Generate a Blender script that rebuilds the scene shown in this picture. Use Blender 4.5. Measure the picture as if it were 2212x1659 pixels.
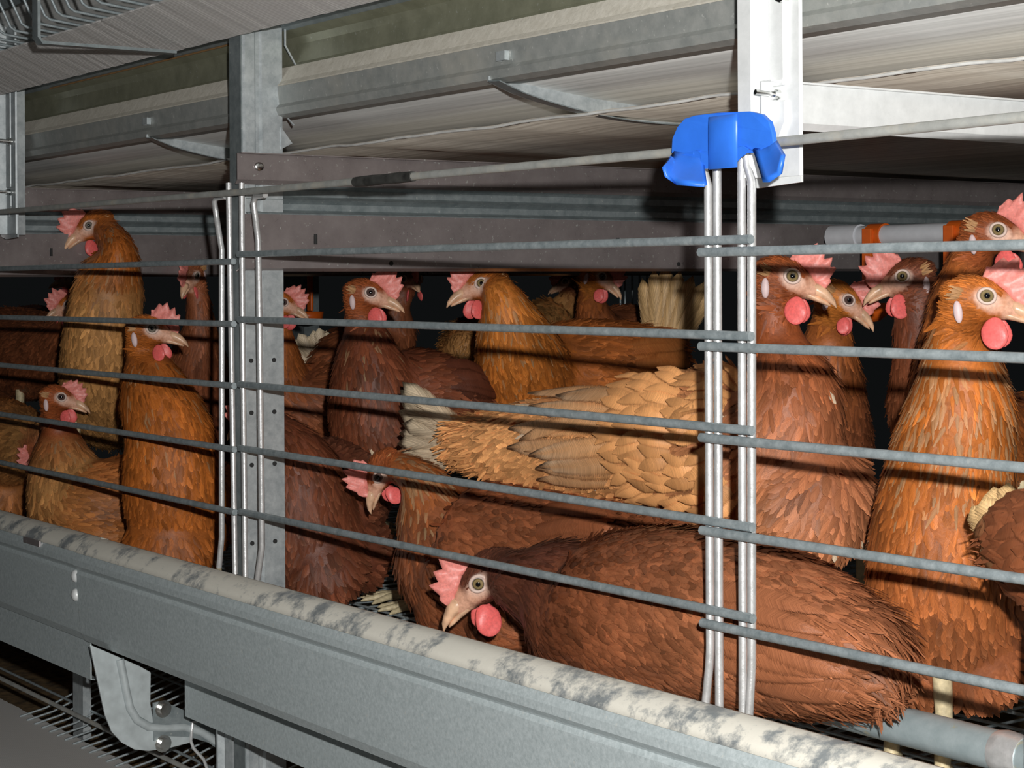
import bpy, bmesh, math, random
import numpy as np
from mathutils import Vector, Matrix
from mathutils.bvhtree import BVHTree

for o in list(bpy.data.objects): bpy.data.objects.remove(o)
scene = bpy.context.scene
C = scene.collection
random.seed(4)

# ------------------------------------------------------------------ camera
FPX, CX, HY, ROLL = 4040.0, 1106.0, 618.0, 0.006
YAW = math.radians(55.1)
CZ = 1.40
CAM = Vector((0.888, -0.8035, CZ))
F = Vector((-math.sin(YAW), math.cos(YAW), 0))
R0 = Vector((math.cos(YAW), math.sin(YAW), 0)); U0 = Vector((0, 0, 1))
RR = R0*math.cos(ROLL) - U0*math.sin(ROLL)
UU = U0*math.cos(ROLL) + R0*math.sin(ROLL)
cam_d = bpy.data.cameras.new('camera'); cam = bpy.data.objects.new('camera', cam_d); C.objects.link(cam)
cam.matrix_world = Matrix(((RR.x, UU.x, -F.x, CAM.x), (RR.y, UU.y, -F.y, CAM.y), (RR.z, UU.z, -F.z, CAM.z), (0, 0, 0, 1)))
cam_d.sensor_fit = 'HORIZONTAL'; cam_d.sensor_width = 36.0
cam_d.lens = FPX/2212*36.0
cam_d.shift_y = -(829.5 - HY)/2212.0
cam_d.clip_start = 0.02
scene.camera = cam

# ------------------------------------------------------------------ light
w = bpy.data.worlds.new('barn_gloom'); scene.world = w; w.use_nodes = True
w.node_tree.nodes['Background'].inputs[0].default_value = (0.85, 0.95, 1.0, 1)
w.node_tree.nodes['Background'].inputs[1].default_value = 0.005
fl = bpy.data.lights.new('camera_flash', 'POINT'); fl.energy = 88.0; fl.shadow_soft_size = 0.008
fl.color = (1.0, 0.985, 0.955)
flo = bpy.data.objects.new('camera_flash', fl); C.objects.link(flo)
flo.location = CAM + R0*0.035 + U0*0.055
scene.view_settings.view_transform = 'Standard'; scene.view_settings.look = 'None'
scene.view_settings.exposure = 0.0; scene.view_settings.gamma = 1.0
scene.view_settings.use_curve_mapping = False

# ------------------------------------------------------------------ helpers
def ray(px, py):
    return F + RR*((px-CX)/FPX) + UU*((HY-py)/FPX)
def at(px, py, Y=None, X=None, z=None):
    """the place in the barn, at a known distance Y behind the cage front (or X, or height), seen at a photo pixel"""
    d = ray(px, py)
    if Y is not None: t = (Y-CAM.y)/d.y
    elif X is not None: t = (X-CAM.x)/d.x
    else: t = (z-CAM.z)/d.z
    return CAM + d*t
def depth(p): return (p-CAM).dot(F)

def nt(name):
    m = bpy.data.materials.new(name); m.use_nodes = True
    n = m.node_tree.nodes; l = m.node_tree.links
    return m, n, l, n['Principled BSDF']
def N(n, t, **k):
    x = n.new(t)
    for a, b in k.items(): setattr(x, a, b)
    return x
def ramp(n, stops, interp='LINEAR'):
    r = n.new('ShaderNodeValToRGB'); e = r.color_ramp.elements; r.color_ramp.interpolation = interp
    while len(e) < len(stops): e.new(0.5)
    for i, (p, c) in enumerate(stops):
        e[i].position = p; e[i].color = c if len(c) == 4 else (*c, 1)
    return r

def mat_metal(name, c1, c2, rough=(0.35, 0.6), metallic=0.75, scale=60, speck=0.0, stretch=(1, 1, 1), bump=0.05, dirt=None, dirt_t=(0.55, 0.7), dirt_scale=9):
    m, n, l, p = nt(name)
    tc = N(n, 'ShaderNodeTexCoord'); mp = N(n, 'ShaderNodeMapping'); mp.inputs['Scale'].default_value = stretch
    l.new(tc.outputs['Object'], mp.inputs[0])
    no = N(n, 'ShaderNodeTexNoise'); no.inputs['Scale'].default_value = scale; no.inputs['Detail'].default_value = 6; no.inputs['Roughness'].default_value = 0.7
    l.new(mp.outputs[0], no.inputs['Vector'])
    r = ramp(n, [(0.3, c1), (0.7, c2)]); l.new(no.outputs[0], r.inputs[0])
    col = r.outputs[0]
    rr = N(n, 'ShaderNodeMapRange'); rr.inputs[3].default_value = rough[0]; rr.inputs[4].default_value = rough[1]
    l.new(no.outputs[0], rr.inputs[0]); l.new(rr.outputs[0], p.inputs['Roughness'])
    met = N(n, 'ShaderNodeValue'); met.outputs[0].default_value = metallic; mo = met.outputs[0]
    if speck > 0:
        vo = N(n, 'ShaderNodeTexNoise'); vo.inputs['Scale'].default_value = 260; vo.inputs['Detail'].default_value = 3
        l.new(tc.outputs['Object'], vo.inputs['Vector'])
        sr = ramp(n, [(0.66, (0, 0, 0)), (0.72, (speck, speck, speck))]); l.new(vo.outputs[0], sr.inputs[0])
        mx = N(n, 'ShaderNodeMix', data_type='RGBA'); l.new(sr.outputs[0], mx.inputs[0]); l.new(col, mx.inputs[6]); mx.inputs[7].default_value = (0.62, 0.63, 0.6, 1)
        col = mx.outputs[2]
    if dirt:
        dn = N(n, 'ShaderNodeTexNoise'); dn.inputs['Scale'].default_value = dirt_scale; dn.inputs['Detail'].default_value = 8; dn.inputs['Roughness'].default_value = 0.72
        l.new(tc.outputs['Object'], dn.inputs['Vector'])
        dr = ramp(n, [(dirt_t[0], (0, 0, 0)), (dirt_t[1], (1, 1, 1))]); l.new(dn.outputs[0], dr.inputs[0])
        mx = N(n, 'ShaderNodeMix', data_type='RGBA'); l.new(dr.outputs[0], mx.inputs[0]); l.new(col, mx.inputs[6]); mx.inputs[7].default_value = (*dirt, 1)
        col = mx.outputs[2]
        mm = N(n, 'ShaderNodeMath', operation='MULTIPLY_ADD'); l.new(dr.outputs[0], mm.inputs[0]); mm.inputs[1].default_value = -metallic; mm.inputs[2].default_value = metallic
        mo = mm.outputs[0]
    l.new(col, p.inputs['Base Color']); l.new(mo, p.inputs['Metallic'])
    if bump:
        b = N(n, 'ShaderNodeBump'); b.inputs['Strength'].default_value = bump; b.inputs['Distance'].default_value = 0.002
        l.new(no.outputs[0], b.inputs['Height']); l.new(b.outputs[0], p.inputs['Normal'])
    return m

def mat_plain(name, c, rough=0.5, metallic=0, sss=0.0, noise=0.15, scale=80, coat=0):
    m, n, l, p = nt(name)
    tc = N(n, 'ShaderNodeTexCoord'); no = N(n, 'ShaderNodeTexNoise'); no.inputs['Scale'].default_value = scale; no.inputs['Detail'].default_value = 4
    l.new(tc.outputs['Object'], no.inputs['Vector'])
    a = tuple(x*(1-noise) for x in c); b = tuple(min(1, x*(1+noise)) for x in c)
    r = ramp(n, [(0.3, a), (0.7, b)]); l.new(no.outputs[0], r.inputs[0]); l.new(r.outputs[0], p.inputs['Base Color'])
    p.inputs['Roughness'].default_value = rough; p.inputs['Metallic'].default_value = metallic
    if sss:
        p.inputs['Subsurface Weight'].default_value = sss; p.inputs['Subsurface Radius'].default_value = (0.004, 0.0015, 0.001); p.inputs['Subsurface Scale'].default_value = 1.0
    if coat: p.inputs['Coat Weight'].default_value = coat
    bu = N(n, 'ShaderNodeBump'); bu.inputs['Strength'].default_value = 0.15; bu.inputs['Distance'].default_value = 0.001
    l.new(no.outputs[0], bu.inputs['Height']); l.new(bu.outputs[0], p.inputs['Normal'])
    return m

M = {}
M['galv'] = mat_metal('galvanised_steel', (0.34, 0.38, 0.40), (0.58, 0.62, 0.63), (0.4, 0.55), 0.4, 90, 0.25)
M['galv_dark'] = mat_metal('dull_galvanised_steel', (0.20, 0.24, 0.25), (0.34, 0.38, 0.39), (0.4, 0.55), 0.45, 80, 0.5)
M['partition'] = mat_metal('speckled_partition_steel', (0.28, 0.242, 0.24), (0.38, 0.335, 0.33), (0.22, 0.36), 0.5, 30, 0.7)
M['beam'] = mat_metal('dusty_beam_steel', (0.30, 0.32, 0.31), (0.44, 0.45, 0.43), (0.45, 0.6), 0.3, 70, 0.6, dirt=(0.42, 0.40, 0.35), dirt_t=(0.5, 0.75), dirt_scale=6)
M['ledge'] = mat_metal('cream_dust_on_steel', (0.62, 0.58, 0.49), (0.80, 0.76, 0.67), (0.8, 0.95), 0.0, 120, 0.0, bump=0.3)
M['olive'] = mat_metal('olive_reflective_steel', (0.24, 0.245, 0.17), (0.36, 0.36, 0.26), (0.3, 0.5), 0.35, 40, 0.4)
M['wire'] = mat_metal('galvanised_wire', (0.26, 0.31, 0.33), (0.50, 0.56, 0.58), (0.4, 0.55), 0.4, 130, 0.25, bump=0.15)
M['bright_wire'] = mat_metal('flash_bright_wire', (0.66, 0.67, 0.67), (0.88, 0.88, 0.88), (0.25, 0.40), 0.55, 120, 0.0, bump=0.2)  # lit copy of the wire: flash brightness put into the base colour
M['rod'] = mat_metal('dusty_steel_rod', (0.42, 0.43, 0.41), (0.60, 0.61, 0.58), (0.5, 0.65), 0.4, 60, 0.3, dirt=(0.5, 0.46, 0.38), dirt_t=(0.5, 0.7), dirt_scale=25)
M['post_bright'] = mat_metal('flash_bright_zinc', (0.78, 0.80, 0.80), (0.92, 0.94, 0.94), (0.4, 0.55), 0.2, 70, 0.0)  # lit copy of galv: the flash's whitening is painted into the base colour
M['trough'] = mat_metal('grey_trough_steel', (0.40, 0.46, 0.47), (0.60, 0.665, 0.68), (0.40, 0.52), 0.12, 320, 0.55, bump=0.1)
M['lip'] = mat_metal('feed_dusted_trough_lip', (0.32, 0.35, 0.36), (0.44, 0.47, 0.48), (0.4, 0.55), 0.4, 120, 0.2, dirt=(0.80, 0.77, 0.68), dirt_t=(0.38, 0.50), dirt_scale=26, bump=0.1)
M['bracket'] = mat_plain('milky_grey_bracket', (0.50, 0.55, 0.56), 0.4, 0.2)
M['screw'] = mat_metal('shiny_screw', (0.7, 0.7, 0.68), (0.9, 0.9, 0.88), (0.15, 0.3), 1.0, 90)
M['blue'] = mat_plain('blue_plastic', (0.035, 0.19, 0.82), 0.38, noise=0.06)
M['orange'] = mat_plain('orange_plastic', (0.75, 0.13, 0.012), 0.4, noise=0.1)
M['pvc'] = mat_plain('white_pvc', (0.68, 0.70, 0.74), 0.35, noise=0.05)
M['rubber'] = mat_plain('black_rubber_sleeve', (0.045, 0.045, 0.042), 0.6, noise=0.6)
M['concrete'] = mat_plain('concrete', (0.2, 0.19, 0.18), 0.9, noise=0.3, scale=8)
M['feed'] = mat_plain('meal_feed', (0.55, 0.45, 0.28), 0.95, noise=0.4, scale=300)
M['dirty_belt_edge'] = mat_plain('pale_belt_edge', (0.62, 0.62, 0.60), 0.6)
M['hole'] = mat_plain('dark_punched_hole', (0.02, 0.02, 0.02), 0.8)

def mat_belt(name, c1, c2, c3):
    m, n, l, p = nt(name)
    tc = N(n, 'ShaderNodeTexCoord'); mp = N(n, 'ShaderNodeMapping'); mp.inputs['Scale'].default_value = (2.0, 130, 30)
    l.new(tc.outputs['Object'], mp.inputs[0])
    no = N(n, 'ShaderNodeTexNoise'); no.inputs['Scale'].default_value = 1.0; no.inputs['Detail'].default_value = 7; no.inputs['Roughness'].default_value = 0.65
    l.new(mp.outputs[0], no.inputs['Vector'])
    r = ramp(n, [(0.32, c1), (0.52, c2), (0.72, c3)]); l.new(no.outputs[0], r.inputs[0])
    l.new(r.outputs[0], p.inputs['Base Color']); p.inputs['Roughness'].default_value = 0.5
    b = N(n, 'ShaderNodeBump'); b.inputs['Strength'].default_value = 0.25; b.inputs['Distance'].default_value = 0.002
    l.new(no.outputs[0], b.inputs['Height']); l.new(b.outputs[0], p.inputs['Normal'])
    return m
M['belt'] = mat_belt('streaked_grey_belt', (0.50, 0.505, 0.49), (0.68, 0.685, 0.67), (0.84, 0.84, 0.82))
M['belt_brown'] = mat_belt('streaked_brown_belt', (0.40, 0.35, 0.29), (0.60, 0.54, 0.46), (0.80, 0.74, 0.64))

def mat_weave(name, c1, c2, sc):
    m, n, l, p = nt(name)
    tc = N(n, 'ShaderNodeTexCoord')
    w1 = N(n, 'ShaderNodeTexWave'); w1.inputs['Scale'].default_value = sc; w1.bands_direction = 'X'
    w2 = N(n, 'ShaderNodeTexWave'); w2.inputs['Scale'].default_value = sc; w2.bands_direction = 'Y'
    for q in (w1, w2): l.new(tc.outputs['Object'], q.inputs[0]); q.inputs['Distortion'].default_value = 1.0
    mu = N(n, 'ShaderNodeMath', operation='MULTIPLY'); l.new(w1.outputs['Fac'], mu.inputs[0]); l.new(w2.outputs['Fac'], mu.inputs[1])
    r = ramp(n, [(0.0, c1), (0.7, c2)]); l.new(mu.outputs[0], r.inputs[0]); l.new(r.outputs[0], p.inputs['Base Color'])
    p.inputs['Roughness'].default_value = 0.9
    b = N(n, 'ShaderNodeBump'); b.inputs['Strength'].default_value = 0.4; b.inputs['Distance'].default_value = 0.002
    l.new(mu.outputs[0], b.inputs['Height']); l.new(b.outputs[0], p.inputs['Normal'])
    return m
M['weave'] = mat_weave('woven_egg_belt', (0.62, 0.60, 0.58), (0.90, 0.88, 0.86), 180)

def tag(o, label, cat, group=None, kind=None):
    if label: o['label'] = label
    if cat: o['category'] = cat
    if group: o['group'] = group
    if kind: o['kind'] = kind
    return o
def empty(name, loc):
    o = bpy.data.objects.new(name, None); C.objects.link(o); o.location = loc; o.empty_display_size = 0.05
    bpy.context.view_layer.update() if False else None
    return o

class MB:
    def __init__(s): s.v = []; s.f = []; s.sm = []
    def add(s, vs, fs, smooth=False):
        b = len(s.v); s.v += [tuple(v) for v in vs]
        for f in fs: s.f.append(tuple(b+i for i in f)); s.sm.append(smooth)
        return s
    def box(s, a, b):
        x0, y0, z0 = [min(p, q) for p, q in zip(a, b)]; x1, y1, z1 = [max(p, q) for p, q in zip(a, b)]
        return s.add([(x0, y0, z0), (x1, y0, z0), (x1, y1, z0), (x0, y1, z0), (x0, y0, z1), (x1, y0, z1), (x1, y1, z1), (x0, y1, z1)],
              [(0, 3, 2, 1), (4, 5, 6, 7), (0, 1, 5, 4), (1, 2, 6, 5), (2, 3, 7, 6), (3, 0, 4, 7)])
    def tube(s, pts, r, n=10, caps=True):
        pts = [Vector(p) for p in pts]; k = len(pts)
        rs = r if isinstance(r, (list, tuple)) else [r]*k
        vs = []; fs = []
        t0 = (pts[1]-pts[0]).normalized()
        ref = Vector((0, 0, 1)) if abs(t0.z) < 0.9 else Vector((0, 1, 0))
        a = t0.cross(ref).normalized()
        for i, p in enumerate(pts):
            t = (pts[min(i+1, k-1)]-pts[max(i-1, 0)]).normalized()
            a = (a - t*a.dot(t)).normalized(); b = t.cross(a)
            for j in range(n):
                an = 2*math.pi*j/n; vs.append(p + (a*math.cos(an)+b*math.sin(an))*rs[i])
        for i in range(k-1):
            for j in range(n):
                fs.append((i*n+j, i*n+(j+1) % n, (i+1)*n+(j+1) % n, (i+1)*n+j))
        s.add(vs, fs, True)
        if caps:
            s.add(vs[:n], [tuple(range(n))[::-1]]); s.add(vs[-n:], [tuple(range(n))])
        return s
    def sheet(s, prof, e0, e1, axis, th=0.0012, seg=1, smooth=False):
        """folded sheet: a profile polyline given in the plane across the axis, extruded from e0 to e1, with thickness"""
        P = [Vector((p[0], p[1])) for p in prof]; k = len(P); Q = []
        for i in range(k):
            d = (P[min(i+1, k-1)]-P[max(i-1, 0)]).normalized(); Q.append(P[i]+Vector((-d.y, d.x))*th)
        loop = P + Q[::-1]; n = len(loop)
        def mk(e, q): return (e, q.x, q.y) if axis == 'X' else ((q.x, e, q.y) if axis == 'Y' else (q.x, q.y, e))
        vs = []
        for i in range(seg+1):
            e = e0+(e1-e0)*i/seg; vs += [mk(e, q) for q in loop]
        fs = []
        for i in range(seg):
            for j in range(n): fs.append((i*n+j, i*n+(j+1) % n, (i+1)*n+(j+1) % n, (i+1)*n+j))
        s.add(vs, fs, smooth)
        for base in (0, seg*n):
            s.add(vs[base:base+n], [(i, i+1, n-2-i, n-1-i) for i in range(k-1)])
        return s
    def plate(s, poly, e0, e1, axis):
        """flat plate of an outline, e0..e1 thick across the axis"""
        n = len(poly)
        def mk(e, q): return (e, q[0], q[1]) if axis == 'X' else ((q[0], e, q[1]) if axis == 'Y' else (q[0], q[1], e))
        s.add([mk(e0, q) for q in poly]+[mk(e1, q) for q in poly],
              [tuple(range(n))[::-1], tuple(range(n, 2*n))]+[(i, (i+1) % n, n+(i+1) % n, n+i) for i in range(n)])
        return s
    def ball(s, c, r, nu=12, nv=8):
        c = Vector(c); rx, ry, rz = r if isinstance(r, (tuple, list)) else (r, r, r)
        vs = [c+Vector((0, 0, rz))]; 
        for i in range(1, nv):
            a = math.pi*i/nv
            for j in range(nu): b = 2*math.pi*j/nu; vs.append(c+Vector((rx*math.sin(a)*math.cos(b), ry*math.sin(a)*math.sin(b), rz*math.cos(a))))
        vs.append(c-Vector((0, 0, rz))); L = len(vs)-1; fs = []
        for j in range(nu): fs.append((0, 1+j, 1+(j+1) % nu)); fs.append((L, 1+(nv-2)*nu+(j+1) % nu, 1+(nv-2)*nu+j))
        for i in range(nv-2):
            for j in range(nu): fs.append((1+i*nu+j, 1+(i+1)*nu+j, 1+(i+1)*nu+(j+1) % nu, 1+i*nu+(j+1) % nu))
        return s.add(vs, fs, True)
    def build(s, name, mat, parent=None, bevel=0, origin=None):
        me = bpy.data.meshes.new(name)
        off = Vector((0, 0, 0))
        if parent is not None: off = Vector(parent['_o']) if '_o' in parent else parent.location.copy()
        elif origin is not None: off = Vector(origin)
        V = [(v[0]-off.x, v[1]-off.y, v[2]-off.z) for v in s.v]
        me.from_pydata(V, [], s.f); me.update()
        me.polygons.foreach_set('use_smooth', s.sm)
        bm = bmesh.new(); bm.from_mesh(me); bmesh.ops.recalc_face_normals(bm, faces=bm.faces); bm.to_mesh(me); bm.free()
        o = bpy.data.objects.new(name, me); C.objects.link(o)
        me.materials.append(M[mat] if isinstance(mat, str) else mat)
        if parent is not None:
            o.parent = parent; WO[o.name] = off
        elif origin is not None: o.location = off
        if bevel:
            b = o.modifiers.new('bevel', 'BEVEL'); b.width = bevel; b.segments = 2; b.limit_method = 'ANGLE'
        return o
WO = {}
def sub(mb, name, mat, part):
    """a sub-part: sits in the same frame as its part"""
    me_off = WO[part.name]
    s = [(v[0]-me_off.x, v[1]-me_off.y, v[2]-me_off.z) for v in mb.v]
    me = bpy.data.meshes.new(name); me.from_pydata(s, [], mb.f); me.update(); me.polygons.foreach_set('use_smooth', mb.sm)
    o = bpy.data.objects.new(name, me); C.objects.link(o); me.materials.append(M[mat] if isinstance(mat, str) else mat); o.parent = part
    WO[o.name] = me_off
    return o
def zc(z): return CZ+z
# ------------------------------------------------------------------ setting
fb = MB().box((-4, -3, -0.05), (3, 4, 0.0)).build('floor', 'concrete'); fb['kind'] = 'structure'
P1X, P2X, P0X = -0.722, 0.01, -1.42

# upright post between the compartments, runs from the barn floor past the upper tier
t = tag(empty('cage_post', (-0.71, 0.02, 0)), 'tall galvanised cage post with punched holes at the left end of the middle door', 'post')
MB().sheet([(-0.752, 0.040), (-0.752, 0.010), (-0.7275, 0.010)], 0, CZ+0.62, 'Z', -0.0015).build('front_flange', 'galv_dark', t)
pf = MB().sheet([(-0.7275, 0.010), (-0.7255, 0.012), (-0.7255, 0.022), (-0.7275, 0.024), (-0.7275, 0.028), (-0.7255, 0.030), (-0.7255, 0.052)], 0, CZ+0.62, 'Z', 0.0015).build('side_face', 'galv', t)
for zz in (-0.07, -0.12, -0.17, -0.245):
    for yy in (0.0165, 0.041):
        sub(MB().tube([(-0.7265, yy, zc(zz)), (-0.7245, yy, zc(zz))], 0.0022, 10), 'punched_hole', 'hole', pf)
MB().plate([(0.050, zc(0.155)), (0.062, zc(0.140)), (0.050, zc(0.134))], -0.7255, -0.724, 'X').build('beam_lug', 'galv', t)

def hanger(X, label, bright):
    t = tag(empty('post_hanger', (X, 0.01, zc(0.068))), label, 'hanger')
    m = 'post_bright' if bright else 'galv'  # the flash-lit plate gets its brightness from the paler copy of galv
    MB().sheet([(X-0.022, 0.040), (X-0.022, 0.0), (X-0.010, 0.0), (X-0.008, 0.012), (X+0.0215, 0.012), (X+0.0225, 0.014)], zc(0.068), zc(0.62), 'Z', 0.0015).build('channel', m, t)
    MB().plate([(X-0.003, zc(0.125)), (X+0.011, zc(0.125)), (X+0.012, zc(0.13)), (X+0.012, zc(0.30)), (X-0.003, zc(0.30))], 0.0085, 0.0115, 'Y').build('embossed_rib', m, t, bevel=0.002)
    MB().plate([(X-0.003, zc(0.098)), (X+0.004, zc(0.088)), (X+0.012, zc(0.102)), (X+0.012, zc(0.116)), (X-0.003, zc(0.116))], 0.009, 0.0115, 'Y').build('embossed_tongue', m, t, bevel=0.001)
    MB().plate([(X-0.038, zc(0.066)), (X-0.020, zc(0.062)), (X+0.02, zc(0.064)), (X+0.02, zc(0.10)), (X-0.020, zc(0.136)), (X-0.033, zc(0.135)), (X-0.038, zc(0.128))], 0.0145, 0.0165, 'Y').build('backing_plate', m, t)
    for (dx, zz, r) in ((0.010, 0.182, 0.005), (0.003, 0.120, 0.0035)):
        b = MB().tube([(X+dx, 0.0115, zc(zz)), (X+dx, 0.0065, zc(zz))], r, 8).build('bolt_head', 'screw', t)
        sub(MB().tube([(X+dx, 0.007, zc(zz)), (X+dx-0.002, -0.006, zc(zz)+0.001)], r*0.5, 8), 'bolt_shank', 'screw', b)
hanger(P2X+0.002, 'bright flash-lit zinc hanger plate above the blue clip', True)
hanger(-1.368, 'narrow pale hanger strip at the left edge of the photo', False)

# partitions between compartments
def partition(X, label, lower, y1=1.22, m='partition'):
    t = tag(empty('partition_panel', (X, 0.0, zc(0.0166))), label, 'partition')
    s = MB().sheet([(X+0.010, zc(0.1285)), (X, zc(0.1285)), (X, zc(0.1035)), (X-0.004, zc(0.0998))], 0.001, y1, 'Y', 0.0012).build('top_strip', m, t)
    if lower:
        MB().sheet([(X-0.004, zc(0.1005)), (X-0.012, zc(0.096)), (X-0.012, zc(0.088)), (X-0.004, zc(0.0855)), (X-0.012, zc(0.082)), (X-0.012, zc(0.0745)), (X, zc(0.0705))], 0.012, y1, 'Y', 0.0012).build('folded_band', 'galv_dark', t)
        MB().sheet([(X, zc(0.0705)), (X, zc(0.0185)), (X-0.006, zc(0.0166))], 0.003, y1, 'Y', 0.0012).build('lower_panel', 'partition', t)
        for k, yy in enumerate((0.085, 0.46, 0.85)):
            a = zc(0.046)
            MB().tube([(X+0.0012, yy, a-0.004), (X+0.0012, yy, a+0.006)], 0.0019, 8).build('punched_slot', 'hole', t)
            MB().tube([(X-0.001, yy+0.086, zc(0.0235)), (X+0.0018, yy+0.086, zc(0.0235))], 0.0025, 8).build('punched_hole', 'hole', t)
    for yy in (0.024,):
        MB().ball((X+0.0012, yy, zc(0.116)), (0.002, 0.0055, 0.0045), 14, 8).build('rivet', 'screw', t)
    return t
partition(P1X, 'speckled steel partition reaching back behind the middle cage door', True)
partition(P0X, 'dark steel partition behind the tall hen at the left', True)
partition(P2X, 'flash-bright steel partition strip right of the bright hanger plate', False, m='post_bright')  # nearest the flash: its light is put into a paler steel colour

# overhead beam, olive channel and manure belt
t = tag(empty('support_beam', (0, 0.05, zc(0.166))), 'long dusty grey beam with a cream dust ledge running under the upper tier', 'beam')
MB().sheet([(0.075, zc(0.1665)), (0.055, zc(0.1655)), (0.048, zc(0.168)), (0.046, zc(0.173)), (0.050, zc(0.177)), (0.048, zc(0.1945))], -2.3, 0.7, 'X', 0.0014).build('beam_web', 'beam', t)
MB().sheet([(0.0478, zc(0.1947)), (0.052, zc(0.199)), (0.060, zc(0.2135))], -2.3, 0.7, 'X', 0.0014).build('dust_ledge', 'ledge', t)
for xx in (-0.34, -1.03):
    MB().sheet([(xx-0.006, 0.0478), (xx-0.006, 0.043), (xx+0.006, 0.043), (xx+0.006, 0.0478)], zc(0.180), zc(0.1875), 'Z', 0.001).build('punched_tab', 'galv', t)
t = tag(empty('olive_channel', (0, 0.07, zc(0.215))), 'olive reflecting steel channel above the dusty beam', 'channel')
MB().sheet([(0.064, zc(0.2125)), (0.067, zc(0.218)), (0.069, zc(0.236)), (0.066, zc(0.244)), (0.056, zc(0.250))], -2.3, 0.7, 'X', 0.0014).build('channel_web', 'olive', t)
MB().sheet([(0.056, zc(0.250)), (0.050, zc(0.254)), (0.048, zc(0.275)), (0.046, zc(0.31))], -2.3, 0.7, 'X', 0.0014).build('upper_flange', 'galv_dark', t)
M['rust'] = mat_metal('rust_streak', (0.24, 0.13, 0.05), (0.36, 0.2, 0.08), (0.7, 0.9), 0.1, 60, 0)
MB().tube([(-1.34, 0.0545, zc(0.2485)), (-1.0, 0.0545, zc(0.2485)), (-0.76, 0.0545, zc(0.2485))], 0.0011, 6).build('rust_line', 'rust', t)
# end brackets of the beam at the post
t = tag(empty('beam_bracket', (-0.66, 0.04, zc(0.14))), 'thin folded end bracket where the beam meets the cage post', 'bracket')
MB().sheet([(0.053, zc(0.252)), (0.053, zc(0.234)), (0.066, zc(0.213))], -0.723, -0.7215, 'X', 0.0015).build('upper_leg', 'galv', t)
MB().sheet([(0.053, zc(0.200)), (0.053, zc(0.166)), (0.062, zc(0.157))], -0.723, -0.7215, 'X', 0.0015).build('lower_leg', 'galv', t)

def slab(name, mat, x0, x1, y0, y1, z, th, wob, seed, parent, sag=lambda v: 0.0):
    rs = np.random.RandomState(seed); nx = 160; ny = 6
    mb = MB(); vs = []; fs = []
    ph = rs.rand(6)*6
    for k, dz in enumerate((0, th)):
        for i in range(nx+1):
            x = x0+(x1-x0)*i/nx
            for j in range(ny+1):
                v = j/ny; e = v**3
                wv = wob*(math.sin(x*31+ph[0])+0.7*math.sin(x*53+ph[1])+0.4*math.sin(x*97+ph[2]))
                vs.append((x, y0+(y1-y0)*v + wv*e, z+dz + wv*0.6*e - sag(v)))
    n1 = (nx+1)*(ny+1)
    for i in range(nx):
        for j in range(ny):
            a = i*(ny+1)+j; q = (a, a+1, a+ny+2, a+ny+1); fs.append(q); fs.append(tuple(n1+k for k in q[::-1]))
        a = i*(ny+1); fs.append((a, a+ny+1, n1+a+ny+1, n1+a)); b = a+ny; fs.append((b, n1+b, n1+b+ny+1, b+ny+1))
    mb.add(vs, fs, True); o = mb.build(name, mat, parent)
    edge = [vs[i*(ny+1)+ny] for i in range(nx+1)]
    return o, edge
t = tag(empty('manure_belt', (-0.8, 0.17, zc(0.17))), 'streaked grey manure belt just behind the long dusty beam', 'belt')
slab('belt_sheet', 'belt', -2.3, 0.7, 0.056, 0.62, zc(0.168), 0.0015, 0.0, 3, t, lambda v: 0.020*math.sin(min(1, v*2.2)*math.pi/2))
t = tag(empty('return_belt', (-0.8, 0.7, zc(0.175))), 'brown streaked return belt with a pale wavy front edge', 'belt')
_e = slab('belt_sheet', 'belt_brown', -2.3, 0.7, 1.2, 0.135, zc(0.132), 0.0015, 0.0013, 5, t, lambda v: -0.0105*v**1.5)[1]
MB().tube([(x, y, z-0.0002) for x, y, z in _e], 0.0013, 6).build('rolled_edge', 'dirty_belt_edge', t)

for X, lab in ((-0.36, 'curved steel belt support left of the blue clip'), (-1.03, 'curved steel belt support in the upper left behind the post')):
    t = tag(empty('belt_support', (X, 0.15, zc(0.14))), lab, 'support')
    ys = np.linspace(0.045, 0.40, 16)
    zs = [0.1650-0.027*max(0.0, math.sin(math.pi*(y-0.045)/0.355))**0.75 for y in ys]
    poly = [(y, zc(z)) for y, z in zip(ys, zs)]+[(0.40, zc(0.1695)), (0.045, zc(0.1695))]
    MB().plate(poly, X-0.001, X+0.0005, 'X').build('web_plate', 'galv', t)
    fl_ = MB()
    for i in range(15):
        a, b = (ys[i], zc(zs[i])), (ys[i+1], zc(zs[i+1]))
        fl_.add([(X, a[0], a[1]), (X+0.016, a[0], a[1]-0.001), (X+0.016, b[0], b[1]-0.001), (X, b[0], b[1]),
                 (X, a[0], a[1]+0.001), (X+0.016, a[0], a[1]), (X+0.016, b[0], b[1]), (X, b[0], b[1]+0.001)],
                [(0, 1, 2, 3), (7, 6, 5, 4), (0, 4, 5, 1), (3, 2, 6, 7), (1, 5, 6, 2), (0, 3, 7, 4)])
    fl_.build('flange', 'galv_dark', t)

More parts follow.
